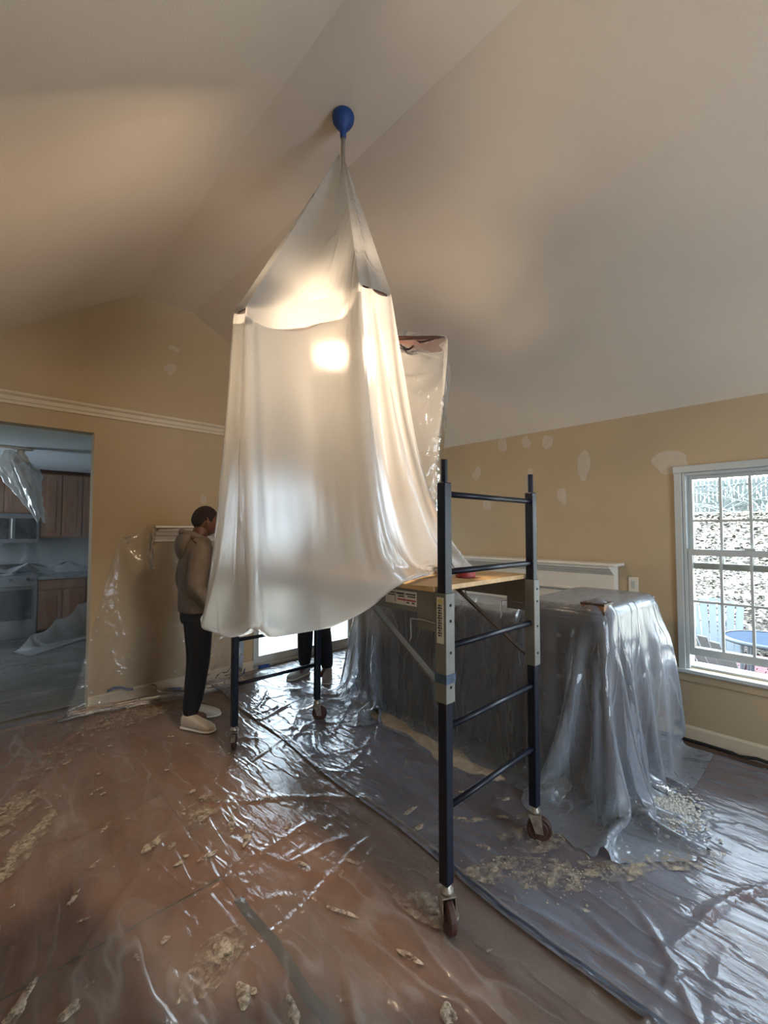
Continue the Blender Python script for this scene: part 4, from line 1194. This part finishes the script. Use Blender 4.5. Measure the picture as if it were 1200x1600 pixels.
mound('plaster_dust', 'tan plaster dust heaped along the front of the covered sofa', [(2.46, 3.02), (2.44, 2.6), (2.38, 2.1), (2.33, 1.7), (2.36, 1.45)], .075, .022, 3)
mound('plaster_dust', 'pale plaster dust swept along the gable wall corner', [(.62, 3.86), (.85, 3.98), (1.15, 3.98), (1.5, 4.12)], .13, .010, 6, 'dust_smear')
mound('plaster_dust', 'pale dusty streak on the floor by the kitchen opening', [(.30, 3.45), (.42, 3.7), (.55, 3.8)], .05, .006, 9, 'dust_smear')

# blue painter's tape scraps
def tape(label, pts, w, up):
    q = MB(); n = len(pts); vs = []; up = Vector(up)
    for i, p in enumerate(pts):
        vs += [Vector(p) - up * (w / 2) * (1 + .2 * math.sin(i * 2.1)), Vector(p) + up * (w / 2)]
    q.add(vs, [(2 * i, 2 * i + 2, 2 * i + 3, 2 * i + 1) for i in range(n - 1)])
    o = q.build('blue_tape', 'blue_tape', origin=tuple(pts[0]), smooth=True)
    sd = o.modifiers.new('thick', 'SOLIDIFY'); sd.thickness = .0015
    tag(o, label, 'tape'); return o


tape('loose blue tape strip curling off the baseboard near the kitchen opening', [(.90, 4.402, .115), (.95, 4.395, .135), (1.0, 4.39, .125), (1.05, 4.37, .105), (1.09, 4.36, .10)], .022, (0, .3, 1))
tape('short blue tape piece on the floor plastic behind the person\'s heel', [(1.36, 4.30, .04), (1.40, 4.25, .05), (1.45, 4.22, .045)], .04, (0, .6, .8))
tape('blue tape scrap stuck low beside the patio door frame', [(1.98, 4.20, .03), (2.03, 4.19, .06), (2.05, 4.2, .11)], .035, (.6, 0, .5))
tape('blue tape tab on the bright floor inside the patio door', [(2.24, 4.28, .06), (2.30, 4.27, .065), (2.36, 4.26, .06)], .04, (0, .4, .9))

q = MB(); q.tube([(3.70, .98, .02), (3.72, .85, .022), (3.73, .72, .02), (3.715, .62, .022), (3.70, .53, .02), (3.72, .45, .03), (3.73, .35, .02), (3.73, .05, .02)], .011, 8)
q.tube([(3.745, 1.0, .015), (3.75, .75, .015), (3.74, .58, .016), (3.69, .50, .018)], .008, 8)
tag(q.build('black_cord', 'black_cord', origin=(3.72, .7, 0), smooth=True), 'black cord lying along the baseboard under the window', 'cord')
q = MB(); q.prism([(0, 0), (.06, 0), (.05, .012), (.01, .014)], lambda a, b, t: (3.70 - a, t, b + .006), .10, .93)
tag(q.build('plank_scrap', 'dark_wood', origin=(3.68, .5, 0)), 'narrow brown board lying on the floor beside the black cord', 'board')

# ------------------------------------------------------------------ kitchen beyond the opening
mb = MB()
mb.box((-1.75, 8.42, -.1), (2.2, 8.55, 2.5))
tag(mb.build('wall_kitchen_back', 'kitchen_wall'), 'grey kitchen back wall behind the cabinets', kind='structure')
mb = MB(); mb.box((2.1, YG + .13, -.1), (2.235, 8.55, 2.5)); tag(mb.build('wall_kitchen_right', 'kitchen_wall'), 'grey kitchen side wall', kind='structure')
mb = MB(); mb.box((-1.62, YG + .13, -.1), (-1.5, 6.2, 2.5)); mb.box((-1.62, 7.0, -.1), (-1.5, 8.5, 2.5)); mb.box((-1.62, 6.2, -.1), (-1.5, 7.0, 1.1)); mb.box((-1.62, 6.2, 2.1), (-1.5, 7.0, 2.5)); mb.box((-1.62, YG, -.1), (XL - .13, YG + .13, 2.5))  # window hole added out of view to light the kitchen
tag(mb.build('wall_kitchen_left', 'kitchen_wall'), 'grey kitchen wall out of sight with an added daylight hole', kind='structure')
mb = MB(); mb.box((-1.75, YG + .12, 2.37), (2.24, 8.55, 2.5)); tag(mb.build('ceiling_kitchen', 'kitchen_ceiling'), 'pale blue grey kitchen ceiling', kind='structure')


def panel_door(parent, name, x0, x1, y, z0, z1, m='oak_cabinet', knob=True):
    q = MB(); q.box((x0, y - .02, z0), (x1, y, z1)); d = q.build(name, m, parent, bevel=.004)
    q = MB(); q.box((x0 + .06, y - .028, z0 + .07), (x1 - .06, y - .0195, z1 - .07)); q.build('raised_panel', m, d, bevel=.007)
    return d


for x0, x1, lb in ((.745, 1.25, 'oak wall cabinet beside the microwave'), (1.255, 1.80, 'oak wall cabinet at the right end of the kitchen')):
    c = thing('wall_cabinet', lb, 'cabinet', ((x0 + x1) / 2, 8.2, 1.38), 'kitchen wall cabinets')
    q = MB(); q.box((x0, 8.03, 1.38), (x1, 8.415, 2.33)); q.build('carcass', 'oak_cabinet', c)
    w = (x1 - x0) / 2
    for k in range(2): panel_door(c, 'cabinet_door', x0 + k * w + .01, x0 + (k + 1) * w - .01, 8.03, 1.40, 2.31)
c = thing('wall_cabinet', 'short oak wall cabinet above the microwave', 'cabinet', (.35, 8.2, 1.75), 'kitchen wall cabinets')
q = MB(); q.box((-.05, 8.03, 1.73), (.74, 8.415, 2.33)); q.build('carcass', 'oak_cabinet', c)
for k in range(2): panel_door(c, 'cabinet_door', -.04 + k * .39, .34 + k * .39, 8.03, 1.745, 2.31)
q = MB(); q.box((-.1, 7.995, 2.332), (1.85, 8.415, 2.368)); tag(q.build('trim_2', 'dark_wood'), 'dark trim above the kitchen cabinets', kind='structure')
mw = thing('microwave', 'grey microwave under the short cabinet behind plastic', 'microwave', (.35, 8.2, 1.31))
q = MB(); q.box((-.04, 7.99, 1.31), (.735, 8.41, 1.725)); q.build('body', 'appliance_grey', mw, bevel=.006)
q = MB(); q.box((-.01, 7.98, 1.37), (.40, 7.99, 1.66)); q.build('door_glass', 'appliance_black', mw, bevel=.003)
q = MB(); q.box((.47, 7.98, 1.37), (.70, 7.99, 1.66)); q.build('control_panel', 'appliance_black', mw, bevel=.003)
q = MB(); q.tube([(.435, 7.955, 1.38), (.435, 7.955, 1.65)], .012, 8); q.build('handle', 'wire_steel', mw)
rg = thing('kitchen_range', 'grey range with black oven glass under the microwave', 'range', (.35, 8.0, 0))
q = MB(); q.box((-.04, 7.76, .02), (.715, 8.41, .87)); q.build('body', 'appliance_grey', rg, bevel=.006)
q = MB(); q.box((.02, 7.745, .28), (.655, 7.76, .68)); q.build('oven_glass', 'appliance_black', rg, bevel=.003)
q = MB(); q.tube([(.02, 7.72, .74), (.655, 7.72, .74)], .014, 8); q.build('handle', 'wire_steel', rg)
q = MB(); q.box((-.04, 8.30, .87), (.715, 8.41, 1.0)); q.build('backguard', 'appliance_black', rg, bevel=.006)
for k in range(4):
    q = MB(); q.lathe([(0, 0), (.02, 0), (.018, -.025), (0, -.025)], (.07 + k * .18, 7.76, .82), 12, 'Y'); q.build('knob', 'appliance_black', rg)
for x0, x1, lb in ((.725, 1.28, 'oak base cabinet right of the range'), (1.285, 1.85, 'oak base cabinet at the right end under the counter')):
    c = thing('base_cabinet', lb, 'cabinet', ((x0 + x1) / 2, 8.05, 0), 'kitchen base cabinets')
    q = MB(); q.box((x0, 7.78, .09), (x1, 8.41, .80)); q.build('carcass', 'oak_cabinet', c)
    q = MB(); q.box((x0, 7.84, .0), (x1, 8.41, .09)); q.build('toe_kick', 'dark_wood', c)
    q = MB(); q.box((x0 + .01, 7.76, .66), (x1 - .01, 7.78, .79)); dr = q.build('drawer', 'oak_cabinet', c, bevel=.004)
    w = (x1 - x0) / 2
    for k in range(2): panel_door(c, 'cabinet_door', x0 + k * w + .01, x0 + (k + 1) * w - .01, 7.78, .11, .645)
q = MB(); q.box((.718, 7.74, .801), (2.09, 8.415, .84)); tag(q.build('countertop', 'counter', origin=(1.4, 8.05, .80), bevel=.004), 'grey kitchen countertop right of the range', 'countertop')
# plastic over cabinets and counter
ux, uv = np.linspace(-.3, 1.95, 60), np.linspace(0, 2.9, 60)
P = np.zeros((60, 60, 3)); P[..., 0] = ux[:, None]
P[..., 1] = np.interp(uv, [0, .95, 1.35, 1.7, 2.45, 2.9], [7.92, 7.92, 7.85, 7.66, 7.62, 7.2])[None, :]
P[..., 2] = np.interp(uv, [0, .95, 1.35, 1.7, 2.45, 2.9], [2.30, 1.36, 1.0, .87, .12, .03])[None, :]
W = np.ones((60, 60)); W[:, 0] = 0; W[::12, 26] = 0
kp = cloth(P, W, su=1.04, sv=1.03, steps=60, iters=8, collide=box_push([((-.05, 7.72, 0), (2.1, 8.42, .87)), ((-.1, 7.95, 1.31), (1.9, 8.42, 2.33))], floor=.02, m=.01), seed=14, bend=.03, damp=.95)
tag(grid_mesh('kitchen_plastic', kp, 'kitchen_film', origin=(.9, 7.7, 0), subsurf=1), 'dusty plastic hung over the kitchen cabinets and counter', 'plastic sheet')
P = np.zeros((26, 40, 3)); a_ = np.linspace(0, 1, 26)[:, None]; b_ = np.linspace(0, 1, 40)[None, :]
P[..., 0] = 1.62 - 1.25 * b_ + .02 * a_; P[..., 1] = 7.45 - .55 * b_ - .35 * a_ + .0 * b_; P[..., 2] = np.maximum(.72 * (1 - b_) ** 1.25 + .12 - a_ * .5 * (1 - b_), .02)
W = np.ones((26, 40)); W[:, 0] = 0; W[0, ::8] = 0
kd = cloth(P, W, su=1.1, sv=1.03, steps=40, iters=8, collide=box_push([], floor=.025), seed=15, bend=.03, damp=.95)
tag(grid_mesh('kitchen_plastic', kd, 'bag_film', origin=(1.2, 7.2, 0), subsurf=1), 'twisted plastic swag falling from the counter to the kitchen floor', 'plastic sheet')
# pendant fixture bagged in plastic
pf = thing('pendant_light', 'kitchen ceiling fixture wrapped in a hanging white plastic bag', 'light fixture', (.33, 6.0, 2.37))
q = MB(); q.box((-.25, 5.95, 2.345), (.48, 6.05, 2.3695)); q.build('track_bar', 'white_trim', pf, bevel=.004)
q = MB(); q.lathe([(0, 2.345), (.03, 2.345), (.03, 2.31), (.06, 2.27), (.08, 2.2), (0, 2.2)], (.38, 6.0, 0), 16); q.build('lamp_head', 'white_trim', pf, smooth=True)
n, k = 56, 34; th = np.linspace(0, 2 * np.pi, n)[:, None]; tz = np.linspace(0, 1, k)[None, :]
rad = .035 + .17 * np.clip(tz * 4, 0, 1) * (1 - tz) ** .9 + .004
rad = .78 * rad * (1 + .36 * np.sin(th * 4 + 2 * tz) + .2 * np.sin(th * 9 - 4 * tz) + .12 * np.sin(th * 15 + 9 * tz) + .08 * np.sin(tz * 40 + th * 2))
P = np.stack([.29 + .26 * tz + rad * np.cos(th) * 1.05, 6.0 + rad * np.sin(th) * .8 + 0 * tz, 2.33 - .72 * tz - .04 * np.cos(th * 3) * tz + 0 * th], -1)
grid_mesh('plastic_bag', P, 'bag_film', pf, subsurf=1)
P = np.zeros((12, 14, 3)); a_ = np.linspace(-1, 1, 12)[:, None]; b_ = np.linspace(0, 1, 14)[None, :]
P[..., 0] = .36 + .19 * b_ + .01 * a_; P[..., 1] = 6.0 + .10 * a_ * (1 - b_ * .8); P[..., 2] = 2.25 - .13 * b_ - .05 * np.abs(a_) * (1 - b_) + .02 * np.sin(a_ * 7 + b_ * 5)
grid_mesh('bag_flap', P, 'bag_film', pf, subsurf=1)

# ------------------------------------------------------------------ outdoors
GZ = -.45
# lawn: flat by the house, then a rising hill
xs_ = np.concatenate([np.linspace(3.96, 9.5, 24), np.linspace(9.9, 40, 44)]); ys_ = np.linspace(-18, 26, 70)
LX, LY = np.meshgrid(xs_, ys_, indexing='ij')
LZ = GZ - .06 + np.clip(LX - 8.9, 0, None) * .178 + .03 * np.sin(LX * 1.3) * np.sin(LY * 1.1) * (LX > 9)
tag(grid_mesh('lawn', np.stack([LX, LY, LZ], -1), 'lawn', origin=(10, 0, GZ)), 'leaf strewn lawn rising behind the patio', kind='structure')
gy_ = np.linspace(4.57, 30, 20); gx_ = np.linspace(-8, 3.955, 20)
LX, LY = np.meshgrid(gx_, gy_, indexing='ij'); keepf = ~((LX[:-1, :-1] < 1.6) & (LY[:-1, :-1] < 8.5))
tag(grid_mesh('lawn_side', np.stack([LX, LY, np.full_like(LX, -.25)], -1), 'lawn_green', origin=(2, 10, -.25), keep=keepf), 'green lawn outside the patio door', kind='structure')
# patio of red bricks
q = MB(); q.box((4.0, -.6, GZ - .055), (9.4, 2.6, GZ - .022)); pat = tag(q.build('patio', 'patio_joint'), 'red brick patio outside the window', kind='structure')
bm_ = MB(); bm_.box((-.098, -.045, 0), (.098, .045, .024)); bme = bm_.mesh('brick'); bme.materials.append(MATS['patio_brick'])
nb = 0
for i in range(20):
    for j in range(15):
        x, y = 6.9 + .104 * i * 1.0, .25 + j * .206 - .4
        x = 6.95 + i * .102; y = -.1 + j * .208 + (.104 if i % 2 else 0)
        o = bpy.data.objects.new('brick', bme); col.objects.link(o); o.parent = pat; o.location = (x, y, GZ - .0225); o.rotation_euler = (0, 0, math.pi / 2); nb += 1


def adirondack(label, m, loc, rz):
    c = thing('garden_chair', label, 'chair')
    # facing +x; back slats fan out
    for k in range(6):
        a = (k - 2.5); y0, y1 = a * .082, a * .104; top_ = .98 - .035 * a * a * .45
        q = MB(); q.bar((-.02, y0, .30), (-.42, y1, top_), .086, .018, up=(1, 0, .4)); q.build('back_slat', m, c, bevel=.004)
    for k in range(5):
        q = MB(); q.bar((.02 + k * .10, -.27, .30 + k * .022), (.02 + k * .10, .27, .30 + k * .022), .085, .02); q.build('seat_slat', m, c, bevel=.003)
    for s_ in (-1, 1):
        q = MB(); q.prism([(-.35, .0), (.42, -.06), (.52, .0), (.50, .09), (.36, .11), (-.35, .05)], lambda A, B, T, s_=s_: (A, s_ * (.29 + B), .55 + T), 0, .024); q.build('armrest', m, c, bevel=.004)
        q = MB(); q.bar((.40, s_ * .33, 0), (.40, s_ * .33, .55), .09, .03, up=(0, 1, 0)); q.build('leg', m, c, bevel=.003)
        q = MB(); q.bar((-.52, s_ * .28, .04), (.46, s_ * .28, .36), .03, .10); q.build('leg', m, c, bevel=.003)
    q = MB(); q.bar((-.30, -.30, .66), (-.30, .30, .66), .05, .02); q.build('back_rail', m, c)
    c.location = loc; c.rotation_euler = (0, 0, rz)
    return c


adirondack('pale blue adirondack chair on the lawn edge beyond the round table', 'chair_resin', (7.35, 1.25, GZ), R(190))
adirondack('greyish adirondack chair seen from behind, close to the window', 'chair_resin_tan', (5.33, .86, GZ), R(-20))
t = thing('patio_table', 'round dark blue glass patio table between the chairs', 'table', (6.55, .62, GZ))
q = MB(); q.lathe([(0, .695), (.40, .695), (.43, .70), (.43, .72), (.40, .725), (0, .725)], (6.55, .62, GZ), 40); q.build('table_top', 'table_glass', t, smooth=False)
q = MB(); q.lathe([(.425, .69), (.45, .69), (.455, .71), (.45, .73), (.425, .73)], (6.55, .62, GZ), 40); q.build('rim', 'chair_resin', t, smooth=True)
for k in range(4):
    a = R(45 + 90 * k); q = MB(); q.tube([(6.55 + .33 * math.cos(a), .62 + .33 * math.sin(a), GZ + .70), (6.55 + .36 * math.cos(a), .62 + .36 * math.sin(a), GZ)], .02, 8); q.build('leg', 'chair_resin', t)
# fence on the hill crest
fe = thing('picket_fence', 'grey picket fence on the hill behind the lawn', 'fence', (24.9, 4, 2.3))
pk = MB(); pk.prism([(-.06, 0), (.06, 0), (.06, 1.45), (0, 1.53), (-.06, 1.45)], lambda a, b, t_: (t_, a, b), -.012, .012); pme = pk.mesh('picket'); pme.materials.append(MATS['fence_wood'])
for i in range(60):
    o = bpy.data.objects.new('picket', pme); col.objects.link(o); o.parent = fe
    o.location = (.0, -4 + i * .155, -.02 + .03 * math.sin(i * 1.7))
for z in (.35, 1.15):
    q = MB(); q.box((24.92, 0, 2.3 + z), (24.97, 9.2, 2.3 + z + .1)); q.build('rail', 'fence_wood', fe)
# bare brush behind and before the fence
q = MB(); r = np.random.default_rng(31)
for i in range(170):
    x0, y0 = r.uniform(23.4, 24.6) if i % 2 else r.uniform(25.2, 27), r.uniform(-1, 10)
    p = np.array([x0, y0, 2.1 + (x0 - 23) * .17]); d = r.normal(0, .5, 3); d[2] = abs(d[2]) + .5; pts = [p.copy()]
    for k in range(7):
        d += r.normal(0, .35, 3); d[2] -= .07 * k; p = p + d / np.linalg.norm(d) * .55; p[2] = max(p[2], 2.2); pts.append(p.copy())
    q.tube([tuple(x) for x in pts], list(np.linspace(.035, .012, 8)), 4)
tag(q.build('brush', 'twigs', origin=(25, 4, 2.3)), 'tangle of bare branches around the picket fence', 'brush', kind='stuff')
q = MB(); r = np.random.default_rng(41)
for i in range(5200):
    x = 9 + 15 * r.random() ** 1.3; y = .2 + (x - 4) * r.uniform(-.02, .28); z = GZ - .06 + max(x - 8.9, 0) * .178 + .035
    k = .05 + .004 * (x - 9); a = r.uniform(0, 6.28); tl = r.uniform(-.5, .5)
    dx_, dy_ = k * math.cos(a), k * math.sin(a)
    q.add([(x - dx_, y - dy_, z - k * tl), (x + dy_ * .6, y - dx_ * .6, z + .02), (x + dx_, y + dy_, z + k * tl), (x - dy_ * .6, y + dx_ * .6, z + .01)], [(0, 1, 2, 3)])
tag(q.build('fallen_leaves', 'leaf_litter', origin=(14, 2, 0)), 'dry brown leaves strewn over the rising lawn', 'leaves', kind='stuff')
